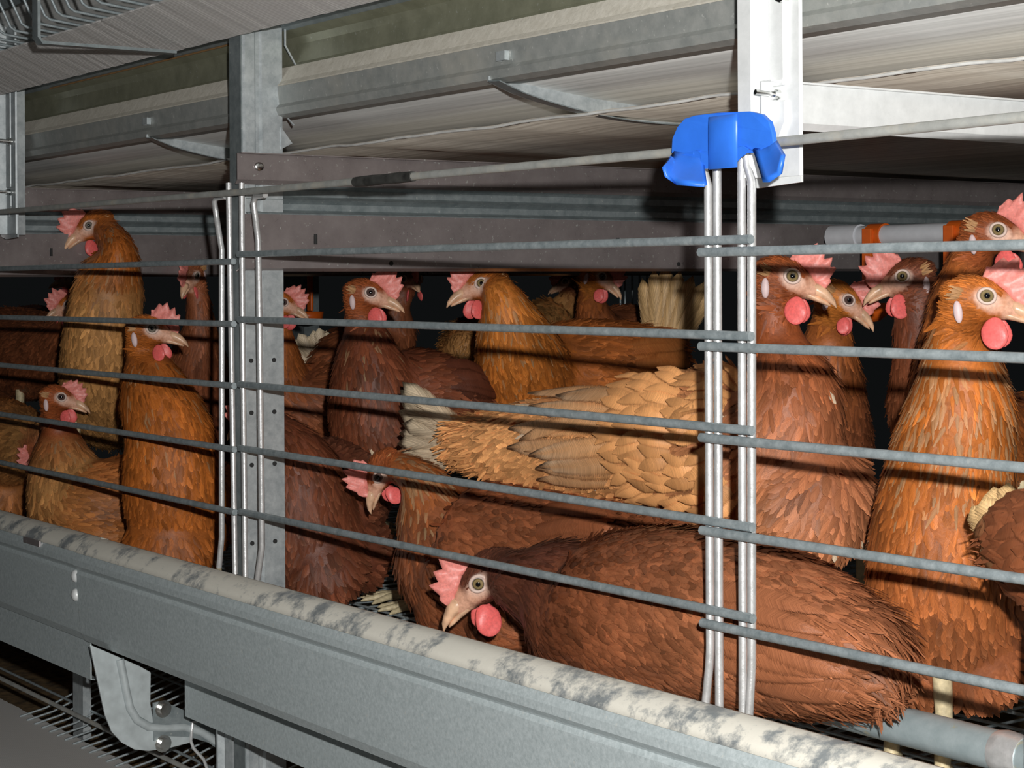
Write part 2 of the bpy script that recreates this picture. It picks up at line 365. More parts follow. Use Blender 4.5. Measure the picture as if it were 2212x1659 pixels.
# egg belt of the upper tier, its bar bracket and the cradle wires over it
def egg_belt(z, label, y0=-0.062, y1=0.002, dz=0.030):
    t = tag(empty('egg_belt', (-0.9, -0.07, zc(z))), label, 'belt')
    mb = MB(); nx = 300; vs = []; fs = []
    rs = np.random.RandomState(7)
    for i in range(nx+1):
        x = -2.3+2.8*i/nx; j0, j1 = (rs.rand(2)-0.5)*0.0022
        vs += [(x, y0+j0, zc(z)+dz), (x, y1+j1, zc(z)), (x, y1+j1, zc(z)+0.0015), (x, y0+j0, zc(z)+0.0015+dz)]
    for i in range(nx):
        for j in range(4): fs.append((4*i+j, 4*i+(j+1) % 4, 4*i+4+(j+1) % 4, 4*i+4+j))
    mb.add(vs, fs); mb.build('woven_strip', 'weave', t)
egg_belt(0.24, 'grey woven egg belt seen from below at the top left')
egg_belt(-0.505, 'grey woven egg belt of the lower tier at the bottom left', -0.14, -0.006, 0.0)
t = tag(empty('belt_bracket', (-0.843, -0.08, zc(0.236))), 'flat bent steel bar carrying the upper egg belt', 'bracket')
MB().sheet([(-0.152, zc(0.290)), (-0.152, zc(0.241)), (-0.147, zc(0.2345)), (-0.008, zc(0.2345))], -0.849, -0.835, 'X', 0.003).build('flat_bar', 'galv_dark', t)
t = tag(empty('egg_cradle', (-0.9, -0.2, zc(0.25))), 'bent wire egg cradle of the upper tier in the top left corner', 'wire rack', )
cw = None
for i in range(34):
    x = -1.33+0.034*i
    pts = [(x, 0.04, zc(0.270)), (x, -0.02, zc(0.2745)), (x, -0.080, zc(0.2815)), (x, -0.0855, zc(0.285)), (x, -0.100, zc(0.315)), (x, -0.11, zc(0.36))]
    if cw is None:
        cw = MB().tube(pts, 0.0016, 7).build('cradle_wire', 'wire', t)
        x_first = x
    else:
        c = cw.copy(); C.objects.link(c); c.location = (x-x_first, 0, 0); c.parent = t
MB().tube([(-1.335, -0.03, zc(0.278)), (-0.3, -0.03, zc(0.278))], 0.0018, 7).build('long_wire', 'wire', t)
MB().tube([(-1.335, -0.100, zc(0.318)), (-0.3, -0.100, zc(0.318))], 0.002, 7).build('long_wire', 'wire', t)
t = tag(empty('feed_rail', (-0.9, -0.33, zc(0.36))), 'dark stained rail above the wires in the top left corner', 'rail')
MB().sheet([(-0.075, zc(0.375)), (-0.07, zc(0.325)), (-0.06, zc(0.318)), (-0.045, zc(0.325)), (-0.04, zc(0.375))], -1.6, 0.0, 'X', 0.0015).build('rail_profile', 'galv_dark', t)
t = tag(empty('upper_floor', (-0.9, 0.0, zc(0.30))), 'pale dusty underside of the upper tier above the cradle wires', 'panel')
MB().plate([(-0.10, zc(0.40)), (0.05, zc(0.300)), (0.05, zc(0.303)), (-0.10, zc(0.403))], -2.3, 0.4, 'X').build('panel_sheet', 'belt', t)

# ------------------------------------------------------------------ front rods and doors
t = tag(empty('top_rod', (-0.6, -0.012, zc(0.089))), 'long dusty steel rod across the top of the cage doors', 'rod')
MB().tube([(-2.0, -0.012, zc(0.0955)), (-1.33, -0.012, zc(0.0940)), (-0.66, -0.012, zc(0.0892)), (-0.05, -0.012, zc(0.0872)), (0.6, -0.012, zc(0.0895))], 0.0031, 12).build('rod_shaft', 'rod', t)
a = at(768, 393, Y=-0.012); b = at(893, 381, Y=-0.012)
sl = MB().tube([a, a+(b-a)*0.3, a+(b-a)*0.5, a+(b-a)*0.75, b], [0.0042, 0.0046, 0.0041, 0.0046, 0.0042], 12).build('black_sleeve', 'rubber', t)
sl['label'] = 'dark dirty sleeve on the rod'

RB = 0.0031
def door(label, bars, uprights, yb):
    z0 = min(b[2] for b in bars)
    t = tag(empty('cage_door', ((bars[0][0]+bars[0][1])/2, yb, zc(z0))), label, 'cage door', 'wire cage doors')
    for x0, x1, z, z2 in bars:
        MB().tube([(x0, yb, zc(z)), (x0*0.5+x1*0.5, yb, zc(z*0.5+z2*0.5)), (x1, yb, zc(z2))], RB, 10).build('bar', 'wire', t)
    for pts in uprights:
        MB().tube([at(px, py, Y=yb+0.0058) for px, py in pts], RB*0.93, 10).build('upright', 'bright_wire', t)
    return t
mz = [(0.0315, 0.0286), (-0.0298, -0.0325), (-0.0909, -0.0920), (-0.1511, -0.1530), (-0.2109, -0.2104)]
door('middle wire cage door between the cage post and the blue clip',
     [(-0.705, 0.008, a, b) for a, b in mz],
     [[(522, 395), (524, 700), (530, 1248)], [(573, 421), (552, 424), (548, 440), (553, 480), (558, 520), (562, 800), (566, 1180), (562, 1210), (556, 1252)],
      [(1602, 318), (1603, 700), (1605, 1552)], [(1611, 330), (1614, 360), (1624, 392), (1624, 800), (1624, 1440), (1617, 1554)]], -0.006)
rz = [0.0212, -0.0398, -0.0991, -0.1593, -0.2195]
door('right wire cage door beginning under the blue clip',
     [(-0.0385, 0.62, z, z-0.002 + 0.0015*k) for k, z in enumerate(rz)],
     [[(1517, 338), (1519, 365), (1530, 402), (1531, 800), (1534, 1400), (1532, 1440), (1523, 1532)], [(1549, 365), (1551, 800), (1554, 1545)]], -0.008)
lz = [0.0249, -0.0344, -0.093, -0.1533, -0.2127]
door('left wire cage door at the left of the cage post',
     [(-1.75, -0.716, z, z) for z in lz],
     [[(488, 425), (468, 427), (463, 436), (469, 478), (479, 540), (479, 1160), (473, 1226)], [(494, 395), (499, 700), (508, 1240)]], -0.006)

# blue clip: a domed cap with two flared wings and a middle tab, hooked over the top rod
t = tag(empty('door_clip', (-0.003, -0.02, zc(0.09))), 'bright blue plastic clip hooked over the top rod', 'clip')
def pl(pts, Y): return [(at(px, py, Y=Y).x, at(px, py, Y=Y).z) for px, py in pts]
cap_o = [(1456, 330), (1458, 300), (1470, 275), (1487, 257), (1510, 250), (1560, 244), (1625, 241), (1648, 247), (1662, 262), (1668, 285), (1672, 322), (1640, 330), (1624, 322), (1612, 315), (1600, 318), (1594, 345), (1592, 362), (1525, 366), (1522, 335), (1518, 326), (1509, 325), (1508, 335), (1480, 334)]
g = MB(); P2 = pl(cap_o, -0.02); cx = (P2[0][0]+P2[12][0])/2
n = len(P2); vs = []
for dy in (0.0, 0.0035):
    for (x, z) in P2: vs.append((x, -0.024+dy+1.2*(x-cx)**2, z))
cen = [(1490, 295), (1560, 300), (1640, 290)]
bmv = bmesh.new()
fr = [bmv.verts.new(v) for v in vs[:n]]; bk = [bmv.verts.new(v) for v in vs[n:]]
f1 = bmv.faces.new(fr); f2 = bmv.faces.new(bk[::-1])
for i in range(n): bmv.faces.new((fr[i], bk[i], bk[(i+1) % n], fr[(i+1) % n]))
bmesh.ops.triangulate(bmv, faces=[f1, f2])
mev = bpy.data.meshes.new('tmp'); bmv.to_mesh(mev); bmv.free()
g.add([tuple(v.co) for v in mev.vertices], [tuple(p.vertices) for p in mev.polygons]); bpy.data.meshes.remove(mev)
g.build('cap', 'blue', t, bevel=0.0016)
c0 = at(1563, 246, Y=-0.024); c1 = at(1560, 364, Y=-0.024)
rg = MB(); k = 10; W2 = 0.0135; rows = []
for i in range(k+1):
    a_ = math.pi*i/k; rows.append((-math.cos(a_)*W2, -math.sin(a_)*0.0032))
vs = []
for (zz, s_) in ((c0.z-0.001, 0.6), (c0.z-0.006, 1.0), (c1.z, 1.0)):
    for (dx, dy) in rows: vs.append((c0.x-0.001+dx, -0.0238+dy*s_, zz))
fs = []
for j in range(2):
    for i in range(k): fs.append((j*(k+1)+i, j*(k+1)+i+1, (j+1)*(k+1)+i+1, (j+1)*(k+1)+i))
fs.append(tuple(range(2*(k+1), 3*(k+1)))); fs.append(tuple(range(k+1)))
rg.add(vs, fs, True); rg.build('ridge_tab', 'blue', t)
def flare(edge_top, edge_out, Yt, Yo):
    m = MB(); k = len(edge_top); L = 5; vs = []
    for j in range(L+1):
        v = j/L
        for i in range(k):
            px = edge_top[i][0]*(1-v)+edge_out[i][0]*v; py = edge_top[i][1]*(1-v)+edge_out[i][1]*v
            Y = Yt+(Yo-Yt)*(v**1.5); vs.append(at(px, py, Y=Y))
    nn = len(vs); vs += [v+Vector((0, 0.003, 0.0015)) for v in vs]
    fs = []
    for j in range(L):
        for i in range(k-1):
            q = (j*k+i, j*k+i+1, (j+1)*k+i+1, (j+1)*k+i); fs.append(q); fs.append(tuple(nn+a for a in q[::-1]))
    ring = [i for i in range(k)]+[j*k+k-1 for j in range(1, L+1)]+[L*k+i for i in range(k-2, -1, -1)]+[j*k for j in range(L-1, 0, -1)]
    for i in range(len(ring)): a_, b_ = ring[i], ring[(i+1) % len(ring)]; fs.append((a_, nn+a_, nn+b_, b_))
    m.add(vs, fs, True); m.build('flared_wing', 'blue', t)
flare([(1456, 326), (1475, 330), (1497, 332), (1510, 334)], [(1430, 362), (1436, 382), (1462, 400), (1520, 404)], -0.0225, -0.040)
flare([(1626, 322), (1640, 326), (1658, 318), (1671, 308)], [(1648, 394), (1662, 394), (1682, 380), (1689, 340)], -0.0225, -0.036)

# ------------------------------------------------------------------ feed trough
def trough(x0, x1, label, dy=0.0):
    t = tag(empty('feed_trough', ((x0+x1)/2, -0.06, zc(-0.352))), label, 'trough', 'feed trough sections')
    MB().sheet([(-0.077+dy, zc(-0.262)), (-0.0765+dy, zc(-0.252)), (-0.080+dy, zc(-0.247)), (-0.086+dy, zc(-0.2455)), (-0.094+dy, zc(-0.248)), (-0.101+dy, zc(-0.2535)), (-0.1045+dy, zc(-0.259))], x0, x1, 'X', -0.0012, 4, True).build('dusty_rolled_lip', 'lip', t)
    MB().sheet([(-0.1045+dy, zc(-0.259)), (-0.107+dy, zc(-0.265)), (-0.1068+dy, zc(-0.270)), (-0.1025+dy, zc(-0.274)), (-0.1012+dy, zc(-0.2765)), (-0.103+dy, zc(-0.280)),
                (-0.1010+dy, zc(-0.315)), (-0.0990+dy, zc(-0.338)), (-0.0945+dy, zc(-0.3455)), (-0.086+dy, zc(-0.348)), (-0.06, zc(-0.350)), (-0.01, zc(-0.345)), (0.004, zc(-0.325))], x0, x1, 'X', -0.0012, 4).build('trough_wall', 'trough', t)
    MB().sheet([(-0.099, zc(-0.318)), (-0.05, zc(-0.322)), (0.002, zc(-0.326))], x0, x1, 'X', 0.004, 2).build('feed_meal', 'feed', t)
    return t
ta = trough(-2.2, -0.846, 'farther left section of the grey feed trough')
tb = trough(-0.862, 0.62, 'near section of the grey feed trough with dusty rolled lip', -0.0015)
for zz in (-0.2830, -0.3015):
    p = at(167, 1243, Y=-0.1025)
    q = Vector((-0.870, -0.1035, zc(zz)))
    rv = MB().ball(q, (0.0068, 0.004, 0.0062), 14, 8).build('rivet', 'post_bright', ta)
MB().sheet([(-0.0925, zc(-0.347)), (-0.0925, zc(-0.385)), (-0.08, zc(-0.388))], -2.2, -0.86, 'X', 0.0012).build('lower_apron', 'trough', ta)
MB().box((-1.0, -0.1085, zc(-0.2635)), (-0.985+0.03, -0.1065, zc(-0.2575))).build('dark_clip_strip', 'partition', ta)

# channel beneath the trough, right of the bracket
t = tag(empty('lower_channel', (-0.2, -0.06, zc(-0.40))), 'grey steel channel running below the near feed trough', 'channel')
z1, z2 = at(420, 1478, Y=-0.05).z, at(420, 1556, Y=-0.05).z
MB().sheet([(-0.03, z1+0.008), (-0.048, z1+0.006), (-0.05, z1), (-0.05, z2), (-0.04, z2-0.003)], -0.735, 0.6, 'X', 0.0012).build('channel_web', 'trough', t)

# trough bracket
BX = -0.80
def yz(pts, X=BX): return [(at(px, py, X=X).y, at(px, py, X=X).z) for px, py in pts]
t = tag(empty('trough_bracket', (BX, -0.07, zc(-0.44))), 'milky grey curved bracket hanging below the trough seam', 'bracket')
MB().plate(yz([(193, 1392), (203, 1440), (216, 1500), (226, 1545), (240, 1580), (262, 1604), (290, 1619), (320, 1622), (360, 1617), (410, 1604), (414, 1576), (372, 1566), (345, 1568), (331, 1560), (324, 1520), (325, 1452), (300, 1438), (240, 1412)]), BX-0.0015, BX+0.0015, 'X').build('arm_plate', 'bracket', t, bevel=0.0008)
ribp = [(259, 1424), (264, 1448), (272, 1490), (281, 1530), (296, 1555), (322, 1570), (355, 1573), (395, 1570), (432, 1580), (470, 1604), (500, 1635), (520, 1680)]
MB().tube([at(px, py, X=BX+0.0015) for px, py in ribp], 0.0042, 8).build('embossed_rib', 'bracket', t)
MB().plate(yz([(330, 1518), (350, 1514), (430, 1548), (560, 1600), (575, 1700), (535, 1700), (520, 1668), (490, 1632), (450, 1604), (410, 1592), (360, 1590), (332, 1600)], BX+0.003), BX+0.0018, BX+0.0034, 'X').build('fixing_plate', 'galv_dark', t)
for px, py in ((352, 1531), (352, 1606)):
    p = at(px, py, X=BX+0.004); bb = MB().tube([p, p+Vector((0.006, 0, 0))], 0.0058, 6).build('hex_bolt', 'screw', t)
    sub(MB().tube([p, p+Vector((0.0012, 0, 0))], 0.0085, 14), 'washer', 'screw', bb)
MB().tube([at(px, py, X=BX+0.006) for px, py in [(432, 1556), (416, 1560), (412, 1600), (418, 1616), (440, 1640), (455, 1680)]], 0.0017, 8).build('wire_hook', 'bright_wire', t)
t = tag(empty('post_foot_strip', (-0.73, -0.02, zc(-0.5))), 'narrow ribbed steel strip below the trough bracket', 'strip')
MB().sheet([(-0.752, -0.010), (-0.744, -0.012), (-0.740, -0.006), (-0.732, -0.006), (-0.728, -0.012), (-0.716, -0.010)], 0.3, zc(-0.395), 'Z', 0.0012).build('ribbed_strip', 'galv', t)

# lower tier: sloped floor wires and its rail
t = tag(empty('lower_wire_floor', (-0.9, 0.1, zc(-0.47))), 'sloping wire floor of the lower tier at the bottom left', 'wire floor')
cw = None
for i in range(40):
    x = -1.25+0.0235*i
    pts = [(x, -0.022, zc(-0.503)), (x, 0.01, zc(-0.497)), (x, 0.05, zc(-0.482)), (x, 0.12, zc(-0.462)), (x, 0.40, zc(-0.40))]
    if cw is None: cw = MB().tube(pts, 0.0013, 6).build('floor_wire', 'wire', t); x_first = x
    else: c = cw.copy(); C.objects.link(c); c.location = (x-x_first, 0, 0); c.parent = t
for yy, zz in ((0.03, -0.487), (0.12, -0.46), (0.2, -0.442)):
    MB().tube([(-1.6, yy, zc(zz)), (-0.2, yy, zc(zz))], 0.0016, 6).build('long_wire', 'wire', t)
t = tag(empty('lower_rail', (-0.9, -0.015, zc(-0.47))), 'thin dirty rail above the lower egg belt', 'rail')
MB().tube([(-1.6, 0.0, zc(-0.482)), (-0.3, 0.0, zc(-0.482))], 0.0026, 8).build('rail_rod', 'rod', t)
t = tag(empty('lower_strap', (-1.18, 0.02, zc(-0.5))), 'short flat steel strap under the far trough section', 'strap')
MB().sheet([(-1.19, 0.03), (-1.19, 0.02), (-1.16, 0.02), (-1.16, 0.03)], zc(-0.52), zc(-0.34), 'Z', 0.0012).build('flat_strap', 'galv', t)
t = tag(empty('lower_litter', (-0.9, 0.4, zc(-0.56))), 'brown littered ground under the lower wire floor', 'litter')
MB().box((-2.4, 0.0, zc(-0.60)), (0.0, 1.2, zc(-0.56))).build('litter_bed', mat_plain('litter', (0.16, 0.10, 0.04), 0.95, noise=0.7, scale=60), t)

# cage floor mesh and perch
ZF = -0.352
t = tag(empty('wire_floor', (-0.5, 0.5, zc(ZF))), 'dark wire mesh floor under the hens', 'wire floor')
cw = None
for i in range(92):
    x = -2.1+0.03*i
    if cw is None:
        cw = MB().tube([(x, 0.02, zc(ZF-0.002)), (x, 1.2, zc(ZF-0.002))], 0.0013, 6).build('cross_wire', 'wire', t); x_first = x
    else: c = cw.copy(); C.objects.link(c); c.location = (x-x_first, 0, 0); c.parent = t
cw = None
for i in range(28):
    y = 0.03+0.042*i
    if cw is None: cw = MB().tube([(-2.1, y, zc(ZF)), (0.7, y, zc(ZF))], 0.0015, 6).build('long_wire', 'wire', t); y_first = y
    else: c = cw.copy(); C.objects.link(c); c.location = (0, y-y_first, 0); c.parent = t
M['perch'] = mat_metal('soiled_perch_tube', (0.34, 0.42, 0.44), (0.48, 0.56, 0.58), (0.3, 0.5), 0.3, 60, 0.2, dirt=(0.42, 0.36, 0.18), dirt_t=(0.6, 0.7), dirt_scale=40)
t = tag(empty('perch_tube', (-0.1, 0.13, zc(-0.31))), 'round steel perch tube at the bottom right', 'perch')
MB().tube([(-0.30, 0.13, zc(-0.2965)), (0.096, 0.13, zc(-0.2975))], 0.0128, 24).build('tube', 'perch', t)
cl = MB().tube([(0.088, 0.13, zc(-0.2975)), (0.093, 0.13, zc(-0.2975)), (0.096, 0.13, zc(-0.2975)), (0.11, 0.13, zc(-0.2975))], [0.0132, 0.0142, 0.0142, 0.0132], 24).build('end_collar', 'bright_wire', t)
for xx in (-0.28, 0.1):
    MB().box((xx-0.004, 0.124, zc(ZF)+0.0016), (xx+0.004, 0.136, zc(-0.308))).build('stand', 'galv', t)
MB().tube([(0.10, 0.13, zc(-0.2975)), (0.65, 0.13, zc(-0.299))], 0.0125, 24).build('tube', 'perch', t)

# drinker line
t = tag(empty('drinker_pipe', (-0.4, 0.74, zc(0.053))), 'white plastic drinker pipe behind the right hens', 'pipe')
MB().tube([(-0.66, 0.74, zc(0.0545)), (0.6, 0.74, zc(0.0535))], 0.0115, 20).build('pipe', 'pvc', t)
MB().tube([(-2.2, 0.74, zc(0.0345)), (-0.76, 0.74, zc(0.0345))], 0.0115, 20).build('pipe', 'pvc', t)
MB().tube([(-0.675, 0.74, zc(0.0545)), (-0.63, 0.74, zc(0.0545))], 0.0135, 20).build('end_socket', 'pvc', t)
def drinker(X, Y, z, label):
    t = tag(empty('drinker_cup', (X, Y, zc(z-0.10))), label, 'drinker', 'orange drinker cups')
    MB().tube([(X-0.011, Y, zc(z)), (X+0.011, Y, zc(z))], 0.0135, 18).build('saddle_clip', 'orange', t)
    MB().box((X-0.010, Y-0.017, zc(z-0.075)), (X+0.004, Y-0.012, zc(z+0.008))).build('drop_arm', 'orange', t, bevel=0.001)
    mb = MB(); prof = [(0.004, -0.098), (0.016, -0.096), (0.026, -0.088), (0.028, -0.076), (0.025, -0.076), (0.023, -0.086), (0.014, -0.092), (0.001, -0.094)]
    n = 20; vs = []; fs = []
    for r, dz in prof:
        for j in range(n): a = 2*math.pi*j/n; vs.append((X+r*math.cos(a), Y-0.022+r*math.sin(a), zc(z+dz)))
    for i in range(len(prof)-1):
        for j in range(n): fs.append((i*n+j, i*n+(j+1) % n, (i+1)*n+(j+1) % n, (i+1)*n+j))
    fs.append(tuple(range(n))); fs.append(tuple(range((len(prof)-1)*n, len(prof)*n)))
    mb.add(vs, fs, True); mb.build('cup', 'orange', t)
p = at(1898, 505, Y=0.74); drinker(p.x, 0.74, 0.0545, 'orange drinker clip and cup on the white pipe between two hen heads')
p = at(2075, 500, Y=0.74); drinker(p.x, 0.74, 0.0545, 'orange drinker clip half hidden behind the upper right hen')
p = at(688, 590, Y=0.74); drinker(p.x, 0.74, 0.035, 'orange drinker cup beside the small hen right of the post')
p = at(688, 590, Y=0.76)
t = tag(empty('inner_post', (p.x-0.03, 0.80, 0)), 'dull grey inner post left of the orange drinker cup', 'post')
q = at(628, 620, Y=0.80)
MB().sheet([(q.x-0.05, 0.83), (q.x-0.05, 0.80), (q.x+0.05, 0.80), (q.x+0.05, 0.83)], zc(-0.558), zc(0.125), 'Z', 0.0015).build('channel', 'galv_dark', t)
t = tag(empty('rear_wires', (at(1365, 620, Y=1.22).x, 1.22, zc(ZF))), 'upright wires of the far cage front in the dark', 'wire front')
for px in (1340, 1350, 1366, 1382, 1398):
    p = at(px, 620, Y=1.22); MB().tube([(p.x, 1.22, zc(ZF)), (p.x, 1.22, zc(0.12))], 0.002, 6).build('upright', 'wire', t)
MB().tube([(at(1300, 620, Y=1.22).x, 1.224, zc(0.03)), (at(1450, 620, Y=1.22).x, 1.224, zc(0.03))], 0.002, 6).build('bar', 'wire', t)
# ------------------------------------------------------------------ hen materials
def mat_feather(name, rough=0.46, spec=0.32):
    m, n, l, p = nt(name)
    at_ = N(n, 'ShaderNodeAttribute', attribute_name='Col'); uv = N(n, 'ShaderNodeUVMap')
    sp = N(n, 'ShaderNodeSeparateXYZ'); l.new(uv.outputs[0], sp.inputs[0])
    ab = N(n, 'ShaderNodeMath', operation='ABSOLUTE'); l.new(sp.outputs[0], ab.inputs[0])
    a1 = N(n, 'ShaderNodeMath', operation='MULTIPLY_ADD'); l.new(ab.outputs[0], a1.inputs[0]); a1.inputs[1].default_value = -55; 
    a2 = N(n, 'ShaderNodeMath', operation='MULTIPLY'); l.new(sp.outputs[1], a2.inputs[0]); a2.inputs[1].default_value = 120
    l.new(a2.outputs[0], a1.inputs[2])
    no = N(n, 'ShaderNodeTexNoise'); no.inputs['Scale'].default_value = 6; l.new(uv.outputs[0], no.inputs['Vector'])
    a3 = N(n, 'ShaderNodeMath', operation='MULTIPLY_ADD'); l.new(no.outputs[0], a3.inputs[0]); a3.inputs[1].default_value = 14; l.new(a1.outputs[0], a3.inputs[2])
    si = N(n, 'ShaderNodeMath', operation='SINE'); l.new(a3.outputs[0], si.inputs[0])
    r = ramp(n, [(0.0, (0.90, 0.90, 0.90)), (0.6, (1, 1, 1)), (1.0, (1.08, 1.06, 1.04))])
    mr = N(n, 'ShaderNodeMapRange'); mr.inputs[1].default_value = -1; mr.inputs[2].default_value = 1; l.new(si.outputs[0], mr.inputs[0]); l.new(mr.outputs[0], r.inputs[0])
    mx = N(n, 'ShaderNodeMix', data_type='RGBA', blend_type='MULTIPLY'); mx.inputs[0].default_value = 1; l.new(at_.outputs['Color'], mx.inputs[6]); l.new(r.outputs[0], mx.inputs[7])
    c2 = N(n, 'ShaderNodeCombineXYZ'); l.new(a1.outputs[0], c2.inputs[0]); g2 = N(n, 'ShaderNodeNewGeometry'); gm = N(n, 'ShaderNodeMath', operation='MULTIPLY'); l.new(g2.outputs['Random Per Island'], gm.inputs[0]); gm.inputs[1].default_value = 90; l.new(gm.outputs[0], c2.inputs[2]); l.new(sp.outputs[0], c2.inputs[1])
    n2 = N(n, 'ShaderNodeTexNoise'); n2.inputs['Scale'].default_value = 0.16; n2.inputs['Detail'].default_value = 4; n2.inputs['Roughness'].default_value = 0.65; l.new(c2.outputs[0], n2.inputs['Vector'])
    r2 = ramp(n, [(0.28, (0.52, 0.48, 0.45)), (0.5, (0.95, 0.94, 0.93)), (0.74, (1.38, 1.36, 1.34))]); l.new(n2.outputs[0], r2.inputs[0])
    m2 = N(n, 'ShaderNodeMix', data_type='RGBA', blend_type='MULTIPLY'); m2.inputs[0].default_value = 1; l.new(mx.outputs[2], m2.inputs[6]); l.new(r2.outputs[0], m2.inputs[7]); mx = m2
    l.new(mx.outputs[2], p.inputs['Base Color']); p.inputs['Roughness'].default_value = rough; p.inputs['Specular IOR Level'].default_value = spec
    cb = N(n, 'ShaderNodeCombineXYZ'); l.new(a1.outputs[0], cb.inputs[0]); sg = N(n, 'ShaderNodeMath', operation='SIGN'); l.new(sp.outputs[0], sg.inputs[0]); l.new(sg.outputs[0], cb.inputs[1])
    geo = N(n, 'ShaderNodeNewGeometry'); l.new(geo.outputs['Random Per Island'], cb.inputs[2])
    fn = N(n, 'ShaderNodeTexNoise'); fn.inputs['Scale'].default_value = 0.55; fn.inputs['Detail'].default_value = 3; l.new(cb.outputs[0], fn.inputs['Vector'])
    e1 = N(n, 'ShaderNodeMath', operation='MULTIPLY_ADD'); l.new(fn.outputs[0], e1.inputs[0]); e1.inputs[1].default_value = 1.15; e1.inputs[2].default_value = 0.22
    e2 = N(n, 'ShaderNodeMath', operation='LESS_THAN'); l.new(ab.outputs[0], e2.inputs[0]); l.new(e1.outputs[0], e2.inputs[1]); l.new(e2.outputs[0], p.inputs['Alpha'])
    b = N(n, 'ShaderNodeBump'); b.inputs['Strength'].default_value = 0.2; b.inputs['Distance'].default_value = 0.0004; l.new(mr.outputs[0], b.inputs['Height']); l.new(b.outputs[0], p.inputs['Normal'])
    return m
M['feather'] = mat_feather('feather')
def mat_skin():
    m, n, l, p = nt('hen_skin')
    at_ = N(n, 'ShaderNodeAttribute', attribute_name='Col'); tc = N(n, 'ShaderNodeTexCoord')
    no = N(n, 'ShaderNodeTexNoise'); no.inputs['Scale'].default_value = 420; no.inputs['Detail'].default_value = 4; l.new(tc.outputs['Object'], no.inputs['Vector'])
    r = ramp(n, [(0.3, (0.8, 0.78, 0.76)), (0.7, (1.1, 1.1, 1.1))]); l.new(no.outputs[0], r.inputs[0])
    mx = N(n, 'ShaderNodeMix', data_type='RGBA', blend_type='MULTIPLY'); mx.inputs[0].default_value = 1; l.new(at_.outputs['Color'], mx.inputs[6]); l.new(r.outputs[0], mx.inputs[7])
    l.new(mx.outputs[2], p.inputs['Base Color']); p.inputs['Roughness'].default_value = 0.55
    b = N(n, 'ShaderNodeBump'); b.inputs['Strength'].default_value = 0.4; b.inputs['Distance'].default_value = 0.0008; l.new(no.outputs[0], b.inputs['Height']); l.new(b.outputs[0], p.inputs['Normal'])
    return m
M['skin'] = mat_skin()
M['comb'] = mat_plain('pink_comb', (0.82, 0.27, 0.23), 0.45, sss=0.25, noise=0.16, scale=500)
M['wattle'] = mat_plain('red_wattle', (0.84, 0.15, 0.14), 0.42, sss=0.25, noise=0.14, scale=500)
M['beak'] = mat_plain('horn_beak', (0.70, 0.43, 0.27), 0.35, noise=0.3, scale=110)
M['lobe'] = mat_plain('pale_ear_lobe', (0.66, 0.50, 0.50), 0.5, noise=0.1)
M['tuft'] = mat_plain('tan_ear_tuft', (0.52, 0.30, 0.14), 0.6, noise=0.3)
M['lid'] = mat_plain('pale_eyelid', (0.64, 0.48, 0.41), 0.5, noise=0.1)
M['shank'] = mat_plain('pale_scaly_shank', (0.66, 0.55, 0.34), 0.5, noise=0.25, scale=220)
def mat_eye(name, iris):
    m, n, l, p = nt(name)
    tc = N(n, 'ShaderNodeTexCoord'); sp = N(n, 'ShaderNodeSeparateXYZ'); l.new(tc.outputs['Object'], sp.inputs[0])
    cb = N(n, 'ShaderNodeCombineXYZ'); l.new(sp.outputs[0], cb.inputs[0]); l.new(sp.outputs[1], cb.inputs[1])
    ln = N(n, 'ShaderNodeVectorMath', operation='LENGTH'); l.new(cb.outputs[0], ln.inputs[0])
    mr = N(n, 'ShaderNodeMapRange'); mr.inputs[1].default_value = 0; mr.inputs[2].default_value = 0.0055; l.new(ln.outputs['Value'], mr.inputs[0])
    d = tuple(x*0.55 for x in iris)
    r = ramp(n, [(0.0, (0.004, 0.004, 0.005)), (0.32, (0.004, 0.004, 0.005)), (0.37, d), (0.60, iris), (0.76, d), (0.82, (0.02, 0.018, 0.016)), (0.90, (0.50, 0.42, 0.38))]); l.new(mr.outputs[0], r.inputs[0])
    l.new(r.outputs[0], p.inputs['Base Color']); p.inputs['Roughness'].default_value = 0.08; p.inputs['Coat Weight'].default_value = 0.6
    return m
M['eye_grey'] = mat_eye('grey_hen_eye', (0.24, 0.21, 0.17)); M['eye_gold'] = mat_eye('golden_hen_eye', (0.30, 0.22, 0.10)); M['eye_dark'] = mat_eye('dark_hen_eye', (0.13, 0.08, 0.07))

